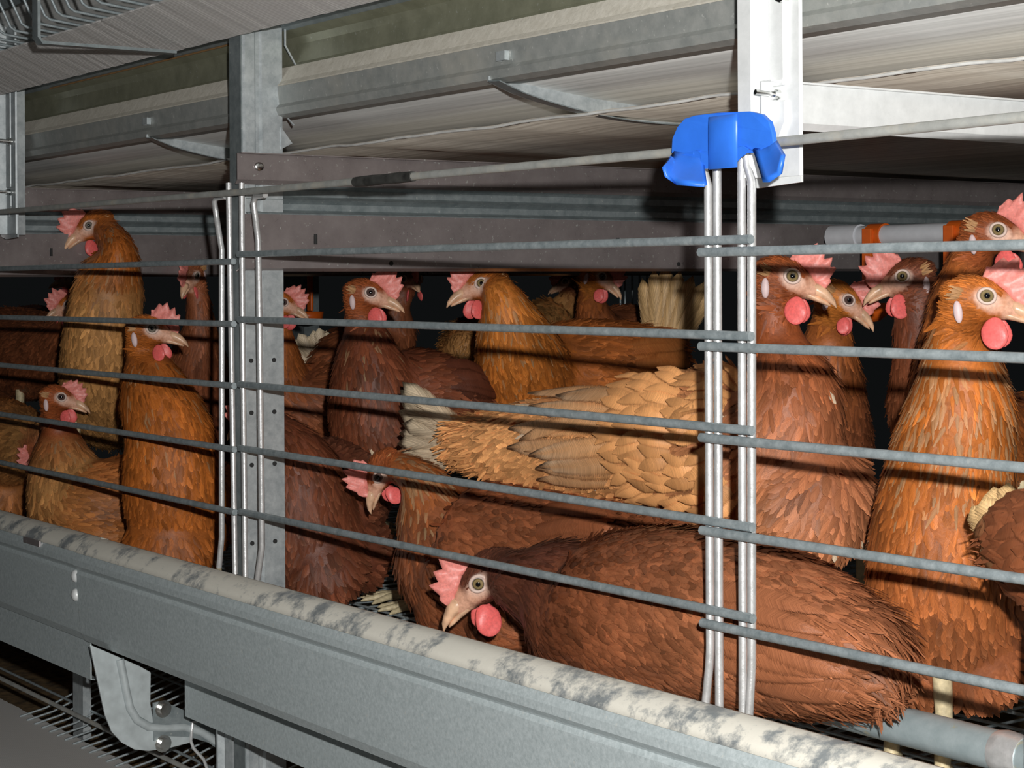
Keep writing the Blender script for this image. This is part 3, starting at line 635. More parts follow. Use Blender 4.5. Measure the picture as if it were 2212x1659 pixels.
# ------------------------------------------------------------------ hen geometry
EYE = np.array([0.0055, 0.0128, 0.0034]); TIP = np.array([0.0418, 0.0, -0.0080])
tov = lambda v: np.array([v.x, v.y, v.z])
B_, R_, U_ = tov(-F), tov(R0), tov(U0)
RRn, UUn = tov(RR), tov(UU)
def frame(yaw, pitch, roll=0):
    h = B_*math.cos(yaw)+R_*math.sin(yaw)
    f = h*math.cos(pitch)-U_*math.sin(pitch); u = U_*math.cos(pitch)+h*math.sin(pitch)
    l = np.cross(u, f)
    if roll: l, u = l*math.cos(roll)+u*math.sin(roll), u*math.cos(roll)-l*math.sin(roll)
    return np.stack([f, l, u], 1)          # columns: forward, left, up
def solve_head(eye, tip, Y, hs, yaw0=72):
    p = at(eye[0], eye[1], Y=Y); t = depth(p); s = FPX/t
    side = 1 if tip[0] < eye[0] else -1
    best = None; pc = tov(p)-tov(CAM); Fn = tov(F); los = -math.atan2(pc.dot(R_), pc.dot(Fn)); h0 = hs
    for yw in range(8, 100, 2):
        for pt in range(-30, 80, 2):
            fr = frame(math.radians(yw)*(-side)+los, math.radians(pt)); e1_ = EYE*np.array([1, side, 1]); d0 = fr @ (TIP-e1_)
            for hk in (0.9, 0.95, 1.0, 1.05, 1.1, 1.15):
                q = pc+d0*(h0*hk); zq = q.dot(Fn)
                ex = CX+FPX*q.dot(RRn)/zq-tip[0]; ey = HY-FPX*q.dot(UUn)/zq-tip[1]
                c = ex*ex+ey*ey+0.05*(yw-yaw0)**2+1500*(hk-1)**2
                if best is None or c < best[0]: best = (c, fr, yw, pt, h0*hk)
    fr = best[1]; hs = best[4]
    return tov(p)-fr @ (EYE*np.array([1, side, 1])*hs), fr, side, hs

def catmull(P, k=7):
    P = np.array(P); n = len(P); out = []
    Q = np.vstack([2*P[0]-P[1], P, 2*P[-1]-P[-2]])
    for i in range(n-1):
        a, b, c, d = Q[i], Q[i+1], Q[i+2], Q[i+3]
        for j in range(k):
            t = j/k; out.append(0.5*((2*b)+(-a+c)*t+(2*a-5*b+4*c-d)*t*t+(-a+3*b-3*c+d)*t**3))
    out.append(P[-1]); return np.array(out)
def sweep(mb, P, r, n=18):
    pts = [Vector(p) for p in P]; t0 = (pts[1]-pts[0]).normalized(); t1 = (pts[-1]-pts[-2]).normalized()
    pts = [pts[0]-t0*r[0]*0.55, pts[0]-t0*r[0]*0.35]+pts+[pts[-1]+t1*r[-1]*0.35, pts[-1]+t1*r[-1]*0.55]
    rr = [r[0]*0.35, r[0]*0.75]+list(r)+[r[-1]*0.75, r[-1]*0.35]
    mb.tube(pts, rr, n)

FE_V = np.array([0.0, 0.3, 0.62, 0.86]); 
SHAPES = {'round': np.array([0.45, 0.95, 1.0, 0.72]), 'lance': np.array([0.7, 1.0, 0.72, 0.40]), 'long': np.array([0.5, 0.95, 1.0, 0.85]), 'fluff': np.array([0.5, 0.8, 0.8, 0.6])}
def feather_mesh(P, Nn, D, L, W, lift, C0, C1, CS, shape, droop=None):
    """P,Nn,D (n,3); L,W,lift (n,); colours (n,3) root/side, tip, shaft -> verts, quads, tris, cols, uvs"""
    n = len(P); S = np.cross(Nn, D); S /= np.linalg.norm(S, axis=1, keepdims=True)+1e-9
    sh = SHAPES[shape]; V = np.zeros((n, 13, 3)); Cc = np.zeros((n, 13, 3)); UV = np.zeros((n, 13, 2))
    for i, v in enumerate(FE_V):
        c = P+D*(L*v)[:, None]+Nn*(lift*v-np.minimum(0.0012, 0.3*lift)+0.25*lift*math.sin(math.pi*v))[:, None]
        w_ = (W*sh[i]*0.5)[:, None]
        V[:, 3*i] = c-S*w_-Nn*(W*0.10)[:, None]; V[:, 3*i+1] = c; V[:, 3*i+2] = c+S*w_-Nn*(W*0.10)[:, None]
        k = v**1.6
        side = C0*(1-k)+C1*k; mid = CS*(1-k*0.5)+C1*k*0.5
        Cc[:, 3*i] = side; Cc[:, 3*i+2] = side; Cc[:, 3*i+1] = mid
        UV[:, 3*i] = (-1, v); UV[:, 3*i+1] = (0, v); UV[:, 3*i+2] = (1, v)
    V[:, 12] = P+D*L[:, None]+Nn*(lift*0.92)[:, None]; Cc[:, 12] = C1; UV[:, 12] = (0, 1)
    q = []
    for i in range(3): q += [(3*i, 3*i+1, 3*i+4, 3*i+3), (3*i+1, 3*i+2, 3*i+5, 3*i+4)]
    q = np.array(q); tr = np.array([(9, 10, 12), (10, 11, 12)])
    base = (np.arange(n)*13)[:, None, None]
    return V.reshape(-1, 3), (q[None]+base).reshape(-1, 4), (tr[None]+base).reshape(-1, 3), Cc.reshape(-1, 3), UV.reshape(-1, 2)
def mesh_np(name, packs, mat, off):
    V = []; Q = []; T = []; K = []; UVs = []; b = 0
    for v, q, t_, c, u in packs: V.append(v); Q.append(q+b); T.append(t_+b); K.append(c); UVs.append(u); b += len(v)
    V = np.vstack(V)-off; Q = np.vstack(Q); T = np.vstack(T); K = np.vstack(K); UVs = np.vstack(UVs)
    me = bpy.data.meshes.new(name); me.vertices.add(len(V)); me.vertices.foreach_set('co', V.astype(np.float32).ravel())
    li = np.concatenate([Q.ravel(), T.ravel()]).astype(np.int32); me.loops.add(len(li)); me.loops.foreach_set('vertex_index', li)
    ls = np.concatenate([np.arange(len(Q))*4, len(Q)*4+np.arange(len(T))*3]).astype(np.int32)
    me.polygons.add(len(ls)); me.polygons.foreach_set('loop_start', ls)
    me.polygons.foreach_set('use_smooth', np.ones(len(ls), bool)); me.update(calc_edges=True)
    ca = me.attributes.new('Col', 'FLOAT_COLOR', 'POINT'); ca.data.foreach_set('color', np.hstack([K, np.ones((len(K), 1))]).astype(np.float32).ravel())
    uv = me.uv_layers.new(name='UVMap'); uv.data.foreach_set('uv', UVs[li].astype(np.float32).ravel())
    me.materials.append(mat); return me

def norm(a): return a/(np.linalg.norm(a, axis=-1, keepdims=True)+1e-9)
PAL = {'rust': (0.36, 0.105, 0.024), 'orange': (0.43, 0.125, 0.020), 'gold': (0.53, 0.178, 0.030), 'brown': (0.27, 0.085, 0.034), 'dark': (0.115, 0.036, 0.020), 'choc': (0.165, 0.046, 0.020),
       'tan': (0.50, 0.25, 0.085), 'buff': (0.80, 0.38, 0.145), 'cream': (0.88, 0.70, 0.50), 'red': (0.28, 0.070, 0.019), 'pinkbrown': (0.37, 0.135, 0.060), 'straw': (0.66, 0.44, 0.21)}
hen_count = 0
def hen(label, eye, tip, spine, hs=1.06, head='rust', neck='rust', body='rust', wing=None, breast=None, streak=0.0, tips=0.25, white=0.0, nneck=2,
        stand=False, detail=1.0, tail=None, tailcol='cream', blobs=(), iris='eye_grey', comb_h=1.0, comb_l=1.0, comb_ang=0.0, wings=(), vox=0.0042, sheen=None, floor=None, yaw0=72):
    global hen_count; hen_count += 1; sd = hen_count*17
    rs = np.random.RandomState(sd)
    HO, FR, side, hs = solve_head(eye[:2], tip, eye[2], hs, yaw0)
    hf = FR[:, 0]
    ctrl = []; rad = []
    for px, py, Y, r in spine:
        p = at(px, py, Y=Y); ctrl.append(tov(p)); rad.append(r*depth(p)/FPX)
    for k_, cap_ in ((-1, 0.0205*hs), (-2, 0.042)):
        if len(ctrl) < 3: break
        r_ = rad[k_]; rad[k_] = min(r_, cap_)
        if k_ == -1: ctrl[k_] = ctrl[k_]+tov(F)*max(0, (rad[k_]-0.013*hs))*0.9
    ctrl.append(HO-hf*0.010*hs-FR[:, 2]*0.003*hs); rad.append(0.0140*hs)
    ns = len(ctrl)
    PR = catmull(np.hstack([np.array(ctrl), np.array(rad)[:, None]]))
    SP, SR = PR[:, :3], np.maximum(PR[:, 3], 0.008)
    T = np.gradient(SP, axis=0); T = norm(T)
    idx_neck = (ns-1-nneck)*7
    mb = MB(); sweep(mb, SP, SR)
    sk = [(-0.021, 0.0085, 0.002), (-0.014, 0.0145, 0.001), (-0.004, 0.0168, 0.0), (0.006, 0.0150, 0.0), (0.014, 0.0116, -0.001), (0.020, 0.0088, -0.0022), (0.0245, 0.0070, -0.003), (0.0275, 0.0056, -0.0038)]
    sweep(mb, [HO+FR @ (np.array([a, 0, c])*hs) for a, b, c in sk], [b*hs*0.96 for a, b, c in sk])
    for px, py, Y, r in blobs:
        p = at(px, py, Y=Y); q = r*depth(p)/FPX; mb.ball(p, q, 16, 12)
    root_xy = SP[len(SP)//3]
    zbase = zc(ZF)+0.001 if stand else max(min(SP[:, 2]-SR), zc(ZF)+0.003)
    off = np.array([root_xy[0], root_xy[1], zbase])
    root = empty('hen', off)
    tag(root, label, 'hen', 'brown hens in the cage')
    tmp = bpy.data.meshes.new('tmp'); tmp.from_pydata(mb.v, [], mb.f)
    to = bpy.data.objects.new('tmp', tmp); C.objects.link(to)
    rm = to.modifiers.new('r', 'REMESH'); rm.mode = 'VOXEL'; rm.voxel_size = vox
    sm = to.modifiers.new('s', 'SMOOTH'); sm.factor = 0.5; sm.iterations = 5
    dg = bpy.context.evaluated_depsgraph_get(); me = bpy.data.meshes.new_from_object(to.evaluated_get(dg))
    bpy.data.objects.remove(to); bpy.data.meshes.remove(tmp)
    nv = len(me.vertices); co = np.zeros(nv*3, np.float32); me.vertices.foreach_get('co', co); co = co.reshape(-1, 3).astype(float)
    me.calc_loop_triangles(); nt_ = len(me.loop_triangles); tri = np.zeros(nt_*3, np.int32); me.loop_triangles.foreach_get('vertices', tri); tri = tri.reshape(-1, 3)
    vn = np.zeros(nv*3, np.float32); me.vertices.foreach_get('normal', vn); vn = vn.reshape(-1, 3).astype(float)
    bvh = BVHTree.FromPolygons([tuple(v) for v in co], [tuple(int(i) for i in t_) for t_ in tri])
    # --- zones and colours
    cH, cN, cB = (np.array(PAL[k]) for k in (head, neck, body)); cBr = np.array(PAL[breast]) if breast else cB
    ph = rs.rand(12)*6.28
    def zones(X):
        d = np.linalg.norm(X[:, None]-SP[None], axis=2)-SR[None]*0.6; i = d.argmin(1)
        q = (X-HO) @ FR/hs
        hw = np.clip((0.034-np.linalg.norm(X-HO, axis=1)/hs)/0.010, 0, 1)
        hw = np.where(q[:, 0] > 0.0, np.maximum(hw, np.clip(1-(np.linalg.norm(X-HO, axis=1)/hs-0.024)/0.006, 0, 1)), hw)
        nw = np.clip((i-(idx_neck-4))/9.0, 0, 1)
        return i, q, hw, nw
    def colour(X, i, hw, nw):
        f = 0.5+0.5*np.sin(X[:, 0]*61+ph[0]+2*np.sin(X[:, 2]*43+ph[1]))*np.sin(X[:, 2]*57+ph[2]+X[:, 1]*50)
        fr_ = np.clip((i-idx_neck*0.45)/(idx_neck*0.4+1), 0, 1)
        c = cB*(1-fr_[:, None])+cBr*fr_[:, None]
        c = c*(1-nw[:, None])+cN*nw[:, None]; c = c*(1-hw[:, None])+cH*hw[:, None]
        g_ = 0.5+0.5*np.sin(X[:, 0]*190+ph[3]+3*np.sin(X[:, 2]*110+ph[4]))*np.sin(X[:, 2]*170+ph[5]+X[:, 1]*160)
        return c*(0.60+0.45*f+0.40*g_)[:, None]
    i, q, hw, nw = zones(co); col = colour(co, i, hw, nw)
    def bare(q, g=0.0):
        de = np.hypot((q[:, 0]-0.0085)/1.35, (q[:, 2]-0.0012-0.25*(0.0055-q[:, 0]))/0.95)
        return (np.clip((0.0090+g-de)/0.003, 0, 1)*(np.abs(q[:, 1]) > 0.004)*(np.abs(q[:, 1]) < 0.020)*(q[:, 0] > -0.009)*(q[:, 2] < 0.0105)) 
    b1 = np.maximum(bare(q), np.clip((q[:, 0]-0.0155)/0.003, 0, 1)*(np.hypot(q[:, 1], q[:, 2]+0.002) < 0.0145)*(q[:, 0] < 0.04))
    face = np.array([0.74, 0.40, 0.27]); pale = np.array([0.80, 0.64, 0.56])
    de = np.clip(1-np.hypot(q[:, 0]-0.0055, q[:, 2]-0.0034)/0.011, 0, 1)[:, None]
    col = col*(1-b1[:, None])+(face*(1-de)+pale*de)*b1[:, None]
    me.vertices.foreach_set('co', (co-off).astype(np.float32).ravel())
    ca = me.attributes.new('Col', 'FLOAT_COLOR', 'POINT'); ca.data.foreach_set('color', np.hstack([col, np.ones((nv, 1))]).astype(np.float32).ravel())
    me.polygons.foreach_set('use_smooth', np.ones(len(me.polygons), bool)); me.materials.clear(); me.materials.append(M['skin']); me.name = 'body'
    bo = bpy.data.objects.new('body', me); C.objects.link(bo); bo.parent = root
    # --- plumage
    A = co[tri[:, 0]]; Bq = co[tri[:, 1]]; Cq = co[tri[:, 2]]; ar = 0.5*np.linalg.norm(np.cross(Bq-A, Cq-A), axis=1)
    cen = (A+Bq+Cq)/3; ti, tq, thw, tnw = zones(cen)
    packs = []
    def scatter(weight, dens, Lr, Wr, liftr, shape, kind):
        wt = ar*weight; tot = wt.sum(); n = int(tot*dens*detail)
        if n < 3: return
        cs = np.cumsum(wt); s = (np.arange(n)+rs.rand(n))/n*tot; k = np.clip(np.searchsorted(cs, s), 0, nt_-1)
        u = rs.rand(n); v = rs.rand(n); fl_ = u+v > 1; u[fl_] = 1-u[fl_]; v[fl_] = 1-v[fl_]
        P = A[k]+(Bq[k]-A[k])*u[:, None]+(Cq[k]-A[k])*v[:, None]
        nn = norm(vn[tri[k, 0]]*(1-u-v)[:, None]+vn[tri[k, 1]]*u[:, None]+vn[tri[k, 2]]*v[:, None])
        i, q, hw, nw = zones(P)
        ok = ((bare(q, 0.0002) < 0.5) & (q[:, 0] < 0.0165)) | (np.linalg.norm(q-np.array([0.012, 0, 0]), axis=1) > 0.030)
        if not ok.all():
            P, nn, i, q, hw, nw = P[ok], nn[ok], i[ok], q[ok], hw[ok], nw[ok]; n = len(P)
            if n < 3: return
        D = -T[i]*(1-hw[:, None])+(-hf)[None]*hw[:, None]*1.0
        if kind == 'body': D = D+np.array([0, 0, -0.35])
        if kind == 'neck': D = D+np.array([0, 0, -0.15])
        D = D-nn*(D*nn).sum(1, keepdims=True); D = D+np.array([0, 0, -1.0])*np.clip(0.6-np.linalg.norm(D, axis=1, keepdims=True), 0, 1)*1.5; D = D-nn*(D*nn).sum(1, keepdims=True); kk = np.linalg.norm(D, axis=1) > 0.12
        P, nn, i, q, hw, nw, D = P[kk], nn[kk], i[kk], q[kk], hw[kk], nw[kk], norm(D[kk]); n = len(P)
        if n < 3: return
        S = np.cross(nn, D); jit = rs.randn(n)*(0.22 if kind == 'body' else 0.14); D = norm(D*np.cos(jit)[:, None]+S*np.sin(jit)[:, None])
        L = (Lr[0]+(Lr[1]-Lr[0])*rs.rand(n)); W = (Wr[0]+(Wr[1]-Wr[0])*rs.rand(n)); lift = liftr[0]+(liftr[1]-liftr[0])*rs.rand(n)
        c = colour(P, i, hw, nw)*(0.62+0.7*rs.rand(n))[:, None]
        tp = tips*(0.4+1.2*rs.rand(n))[:, None]
        C1 = c*(1+tp)+np.array([0.10, 0.07, 0.04])*tp
        CS = c*1.08
        if kind == 'neck' and streak > 0:
            m_ = (rs.rand(n) < streak)[:, None]; CS = np.where(m_, c*0.5+np.array([0.50, 0.34, 0.18])*0.5, CS); C1 = np.where(m_, c*0.55+np.array([0.66, 0.48, 0.28])*0.45, C1)
        if kind == 'body' and white > 0:
            m_ = (rs.rand(n) < white)[:, None]; wc = np.array(PAL['cream']); C1 = np.where(m_, wc, C1); c = np.where(m_, c*0.5+wc*0.5, c); CS = np.where(m_, wc, CS)
        packs.append(feather_mesh(P, nn, D, L, W, lift, c*0.9, C1, CS, shape))
    body_w = (1-tnw)*(1-thw); rump = np.clip(1-ti/8.0, 0, 1)*body_w
    scatter(body_w*(1-rump), 33000, (0.014, 0.026), (0.0045, 0.0085), (0.0006, 0.0030), 'round', 'body')
    scatter(rump, 60000, (0.014, 0.030), (0.0018, 0.0040), (0.001, 0.010), 'fluff', 'body')
    scatter(tnw*(1-thw), 34000, (0.013, 0.024), (0.0038, 0.0062), (0.001, 0.0032), 'lance', 'neck')
    scatter(thw, 230000, (0.0045, 0.0085), (0.0016, 0.0028), (0.0003, 0.0011), 'lance', 'head')
    pm = mesh_np('plumage', packs, M['feather'], off); po = bpy.data.objects.new('plumage', pm); C.objects.link(po); po.parent = root; po['kind'] = 'stuff'
    # --- wings: covert shell plus single flight feathers, laid over the flank
    def lay(c_idx, beta, S_, Up, L, W, col, tipc, shaftc, lift0, dirn=None, bend=0.0, nst=7):
        c = SP[c_idx]; rdir = S_*math.cos(beta)+Up*math.sin(beta); hit = bvh.ray_cast(Vector(c+rdir*0.35), Vector(-rdir))
        if hit[0] is None: return None
        p = tov(hit[0]); nrm = tov(hit[1]); d = dirn if dirn is not None else -T[c_idx]
        d = d-nrm*d.dot(nrm); d /= np.linalg.norm(d)+1e-9
        pts = []; st = L/(nst-1)
        for s in range(nst):
            pts.append((p+nrm*((lift0+0.0045)*min(1.0, 1.9*s/(nst-1))-0.0025*(1-s/(nst-1))), nrm.copy(), d.copy()))
            pn = p+d*st; h = bvh.find_nearest(Vector(pn))
            hp, hn = tov(h[0]), tov(h[1])
            if np.linalg.norm(hp-pn) > 0.012: hp = pn; hn = nrm
            d2 = hp-p; d2 = d2/(np.linalg.norm(d2)+1e-9); d = d*0.5+d2*0.5+Up*bend/(nst); d /= np.linalg.norm(d); p = hp if np.linalg.norm(hp-p) > st*0.3 else pn; nrm = hn*0.5+nrm*0.5; nrm /= np.linalg.norm(nrm)
        sh = [0.45, 0.85, 1.0, 1.0, 0.92, 0.68, 0.16]; V = []; K = []; UV = []
        for s, (pp, nn, dd) in enumerate(pts):
            S2 = np.cross(nn, dd); S2 /= np.linalg.norm(S2)+1e-9; w_ = W*0.5*sh[s]; v = s/(nst-1)
            for a, uu in ((-1, -1), (-0.5, -0.5), (0, 0), (0.5, 0.5), (1, 1)):
                V.append(pp+S2*w_*a-nn*abs(a)*W*0.07); UV.append((uu, v*9)); k = v**2
                K.append((col*(1-k)+tipc*k)*(1.0 if a else 0)+(shaftc if a == 0 else 0)*1.0)
        Q = []
        for s in range(nst-1):
            for a in range(4): Q.append((5*s+a, 5*s+a+1, 5*s+a+6, 5*s+a+5))
        return np.array(V), np.array(Q), np.zeros((0, 3), int), np.array(K), np.array(UV)
    for wg in wings:
        i0, i1, sgn, wc, wt, Lf = wg['i0'], wg['i1'], wg['side'], np.array(PAL[wg['col']]), np.array(PAL[wg['tip']]), wg.get('len', 0.10)
        a0 = int(i0*idx_neck); a1 = int(i1*idx_neck)
        ax = norm(SP[a1]-SP[a0]); Up = U_-ax*ax.dot(U_); Up /= np.linalg.norm(Up); S_ = np.cross(Up, ax)
        if S_.dot(tov(CAM)-SP[a0]) < 0: S_ = -S_
        S_ = S_*sgn
        wpk = []
        fl_list = []
        for k in range(12):
            be = math.radians(wg.get('b0', -25)+wg.get('bw', 70)*k/11+rs.randn()*2); ci = int(a0+(a1-a0)*(0.36+0.12*rs.rand()))
            cc = wc*(0.75+0.4*rs.rand()); mixw = 0.25+0.6*rs.rand(); tt = wc*(1-mixw)+wt*mixw
            r_ = lay(ci, be, S_, Up, Lf*(1.0+0.25*rs.rand()), 0.017+0.005*rs.rand(), cc, tt, cc*0.85+wt*0.2, 0.0012+0.0005*k, dirn=norm(-T[ci]+Up*0.10*rs.randn()), bend=wg.get('bend', 0.0))
            if r_ is not None: fl_list.append(r_)
        for row in range(wg.get('rows', 0)):
            ci = int(a0+(a1-a0)*(0.44+0.085*row))
            for k in range(16):
                be = math.radians(wg.get('b0', -25)-12+(wg.get('bw', 70)+24)*(k+rs.rand())/16)
                cc = cB*0.6+wc*0.4; cc = cc*(0.65+0.5*rs.rand()); tt = cc*1.2+np.array([0.03, 0.018, 0.01])
                r_ = lay(ci, be, S_, Up, 0.034-0.002*row+0.010*rs.rand(), 0.0115+0.004*rs.rand(), cc, tt, cc*1.1, 0.0065+0.0009*row+0.0015*rs.rand(), dirn=norm(-T[ci]+Up*0.25*rs.randn()))
                if r_ is not None: wpk.append(r_)
        if not wpk: wpk = [fl_list.pop()]
        wo = bpy.data.objects.new('wing', mesh_np('wing', wpk, M['feather'], off)); C.objects.link(wo); wo.parent = root
        for r_ in fl_list:
            fo = bpy.data.objects.new('flight_feather', mesh_np('flight_feather', [r_], M['feather'], off)); C.objects.link(fo); fo.parent = wo
            so = fo.modifiers.new('thick', 'SOLIDIFY'); so.thickness = 0.0005
    # --- tail
    if tail:
        tp_ = tov(at(*tail[:2], Y=tail[2])); b0 = SP[0]+T[0]*SR[0]*0.2; dv = tp_-b0; L = np.linalg.norm(dv); dv = dv/L
        sx = norm(np.cross(dv, B_)); tc = np.array(PAL[tailcol]); nf = tail[3] if len(tail) > 3 else 9; spread = tail[4] if len(tail) > 4 else 0.30
        for k in range(nf):
            a = (k/(nf-1)-0.5)*2; d = norm(dv+sx*a*spread+B_*rs.randn()*0.08); nn = norm(B_-d*d.dot(B_)); nn = norm(nn+sx*a*0.5)
            cc = (tc*(0.5+0.5*rs.rand())+cB*0.25)
            pk = feather_mesh(np.array([b0+sx*a*SR[0]*0.35+nn*0.003*k/nf]), nn[None], d[None], np.array([L*(0.86+0.2*rs.rand())]), np.array([0.022]), np.array([0.004]), cc[None], np.minimum(tc*1.1, 0.9)[None], (tc*0.9)[None], 'long')
            fo = bpy.data.objects.new('tail_feather', mesh_np('tail_feather', [pk], M['feather'], off)); C.objects.link(fo); fo.parent = root
            so = fo.modifiers.new('thick', 'SOLIDIFY'); so.thickness = 0.0006
    # --- head parts
    class Pp(dict): pass
    root['_o'] = list(off)
    def L2W(a): return HO+FR @ (np.array(a)*hs)
    def part(mbl, name, mat, lab=None):
        o = mbl.build(name, mat, root); 
        if lab: o['label'] = lab
        return o
    # comb: serrated blade standing on the skull
    nS = 40; rows = 6; mbc = MB(); vs = []
    teeth = 5+int(rs.rand()*2); tph = rs.rand()*0.4
    Pb = catmull(np.array([(0.0275, 0.0015), (0.0225, 0.0062), (0.0155, 0.0112), (0.0080, 0.0146), (-0.001, 0.0160)]), 10)
    nS = len(Pb)-1
    ca_, sa_ = math.cos(comb_ang), math.sin(comb_ang)
    lean = rs.randn()*0.08
    for sgn in (1, -1):
        for r_ in range(rows+1):
            v = r_/rows
            for s in range(nS+1):
                u = s/nS; env = min(1.0, u*2.6+0.30)*(1.0 if u < 0.72 else max(0.35, 1-(u-0.72)*2.2))
                x_ = (u*teeth+tph) % 1.0; tooth = 1-abs(2*x_-1); th_ = 0.70+0.30*tooth**0.9
                h = 0.0215*comb_h*env*th_
                bx, bz = Pb[s]; an = math.radians(40+42*u)+comb_ang
                hx, hz = math.cos(an)*0.85, math.sin(an)
                w_ = (0.0030*(1-v)**0.7+0.0009)*(0.55+0.9*min(u, 1-u)+0.0)
                if v == 1: w_ = 0.00035
                x = 0.0+(bx+hx*h*v)*comb_l; z = bz-0.002+hz*h*v
                vs.append(L2W((x, sgn*w_+lean*h*v+0.0007*math.sin(u*17+v*6), z)))
    kN = nS+1; off2 = (rows+1)*kN; fs = []
    for sidei in (0, off2):
        for r_ in range(rows):
            for s in range(nS):
                qd = (sidei+r_*kN+s, sidei+r_*kN+s+1, sidei+(r_+1)*kN+s+1, sidei+(r_+1)*kN+s); fs.append(qd if sidei == 0 else qd[::-1])
    for s in range(nS): a = rows*kN+s; fs.append((a, a+1, off2+a+1, off2+a)); fs.append((s+1, s, off2+s, off2+s+1))
    for r_ in range(rows):
        for e in (0, nS): a = r_*kN+e; fs.append((a, a+kN, off2+a+kN, off2+a))
    mbc.add(vs, fs, True); part(mbc, 'comb', 'comb')
    # beak
    def horn(pts, rad_, name):
        m = MB(); n = 12; vs = []; fs = []
        for (x, z), (ry, rzz) in zip(pts, rad_):
            for j in range(n): a = 2*math.pi*j/n; vs.append(L2W((x, ry*math.cos(a), z+rzz*math.sin(a))))
        for i in range(len(pts)-1):
            for j in range(n): fs.append((i*n+j, i*n+(j+1) % n, (i+1)*n+(j+1) % n, (i+1)*n+j))
        fs.append(tuple(range(n))); fs.append(tuple(range((len(pts)-1)*n, len(pts)*n)))
        m.add(vs, fs, True); return part(m, name, 'beak')
    horn([(0.0215, -0.0006), (0.0255, -0.0010), (0.0300, -0.0018), (0.0350, -0.0038), (0.0395, -0.0062), (0.0420, -0.0090)], [(0.0062, 0.0052), (0.0060, 0.0052), (0.0050, 0.0045), (0.0037, 0.0034), (0.0023, 0.0022), (0.0006, 0.0006)], 'upper_beak')
    horn([(0.016, -0.0058), (0.0225, -0.0064), (0.0285, -0.0072), (0.0345, -0.0082), (0.0375, -0.0090)], [(0.0068, 0.0036), (0.0058, 0.0030), (0.0043, 0.0023), (0.0028, 0.0016), (0.0008, 0.0006)], 'lower_beak')
    for s in (1, -1):
        # eye, with its lid ring as a sub-part
        c = L2W(EYE*np.array([1, s, 1])+np.array([0, -s*0.0019, 0])); zax = norm(FR @ np.array([0.22, s*1.0, 0.12])); xax = norm(np.cross(FR[:, 2], zax)); yax = np.cross(zax, xax)
        em = bpy.data.meshes.new('eye'); tmpb = MB().ball((0, 0, 0), 0.0056*hs, 20, 14); em.from_pydata(tmpb.v, [], tmpb.f); em.polygons.foreach_set('use_smooth', [True]*len(tmpb.f)); em.materials.append(M[iris])
        eo = bpy.data.objects.new('eye', em); C.objects.link(eo); eo.parent = root
        eo.matrix_local = Matrix(((xax[0], yax[0], zax[0], c[0]-off[0]), (xax[1], yax[1], zax[1], c[1]-off[1]), (xax[2], yax[2], zax[2], c[2]-off[2]), (0, 0, 0, 1)))
        ring = [(0.0052*hs*math.cos(a)*1.06, 0.0052*hs*math.sin(a)*0.92, 0.0026*hs) for a in np.linspace(0, 2*math.pi, 25)]
        lm = MB().tube(ring, 0.00125*hs, 8, caps=False); lme = bpy.data.meshes.new('eyelid'); lme.from_pydata(lm.v, [], lm.f); lme.polygons.foreach_set('use_smooth', [True]*len(lm.f)); lme.materials.append(M['lid'])
        lo = bpy.data.objects.new('eyelid', lme); C.objects.link(lo); lo.parent = eo
        # wattle, ear lobe and ear tuft
        m = MB(); sw = 0.85+0.35*rs.rand(); wb = MB().ball((0, 0, 0), (1, 1, 1), 16, 10)
        ta_ = 0.25*rs.randn()*0.5
        vv = []
        for (x, y, z) in wb.v:
            taper = 1-0.20*max(0, z); vv.append(L2W((0.0155+x*0.0082*taper*sw-0.0012*z, s*(0.0078+0.0020*(1-z))+y*0.0021+s*0.0012*x+s*0.0008*math.sin(3*z+x), -0.0195+z*0.0092*sw)))
        m.add(vv, wb.f, True); part(m, 'wattle', 'wattle')
        m = MB(); vv = []
        for (x, y, z) in wb.v: vv.append(L2W((-0.0100+x*0.0032-0.0020*z, s*0.0143+y*0.0020, -0.0105+z*0.0072)))
        m.add(vv, wb.f, True); part(m, 'ear_lobe', 'lobe')
        nf = 16; fp = np.array([L2W((-0.0085-0.004*rs.rand(), s*(0.0140+0.0006*rs.rand()), 0.0022+0.0075*(rs.rand()-0.5))) for _ in range(nf)])
        fn_ = norm(np.array([FR @ np.array([-0.15, s, 0.1+0.3*rs.randn()*0.3]) for _ in range(nf)])); fd = norm(np.array([FR @ np.array([-1, s*0.25, 0.25*rs.randn()]) for _ in range(nf)]))
        tc_ = np.array([0.36, 0.19, 0.08])[None]*(0.7+0.6*rs.rand(nf, 1))
        pk = feather_mesh(fp, fn_, fd, 0.0060+0.003*rs.rand(nf), 0.0022+0*rs.rand(nf), np.full(nf, 0.0022), tc_, tc_*1.4, tc_*1.2, 'lance')
        to_ = bpy.data.objects.new('ear_tuft', mesh_np('ear_tuft', [pk], M['feather'], off)); C.objects.link(to_); to_.parent = root
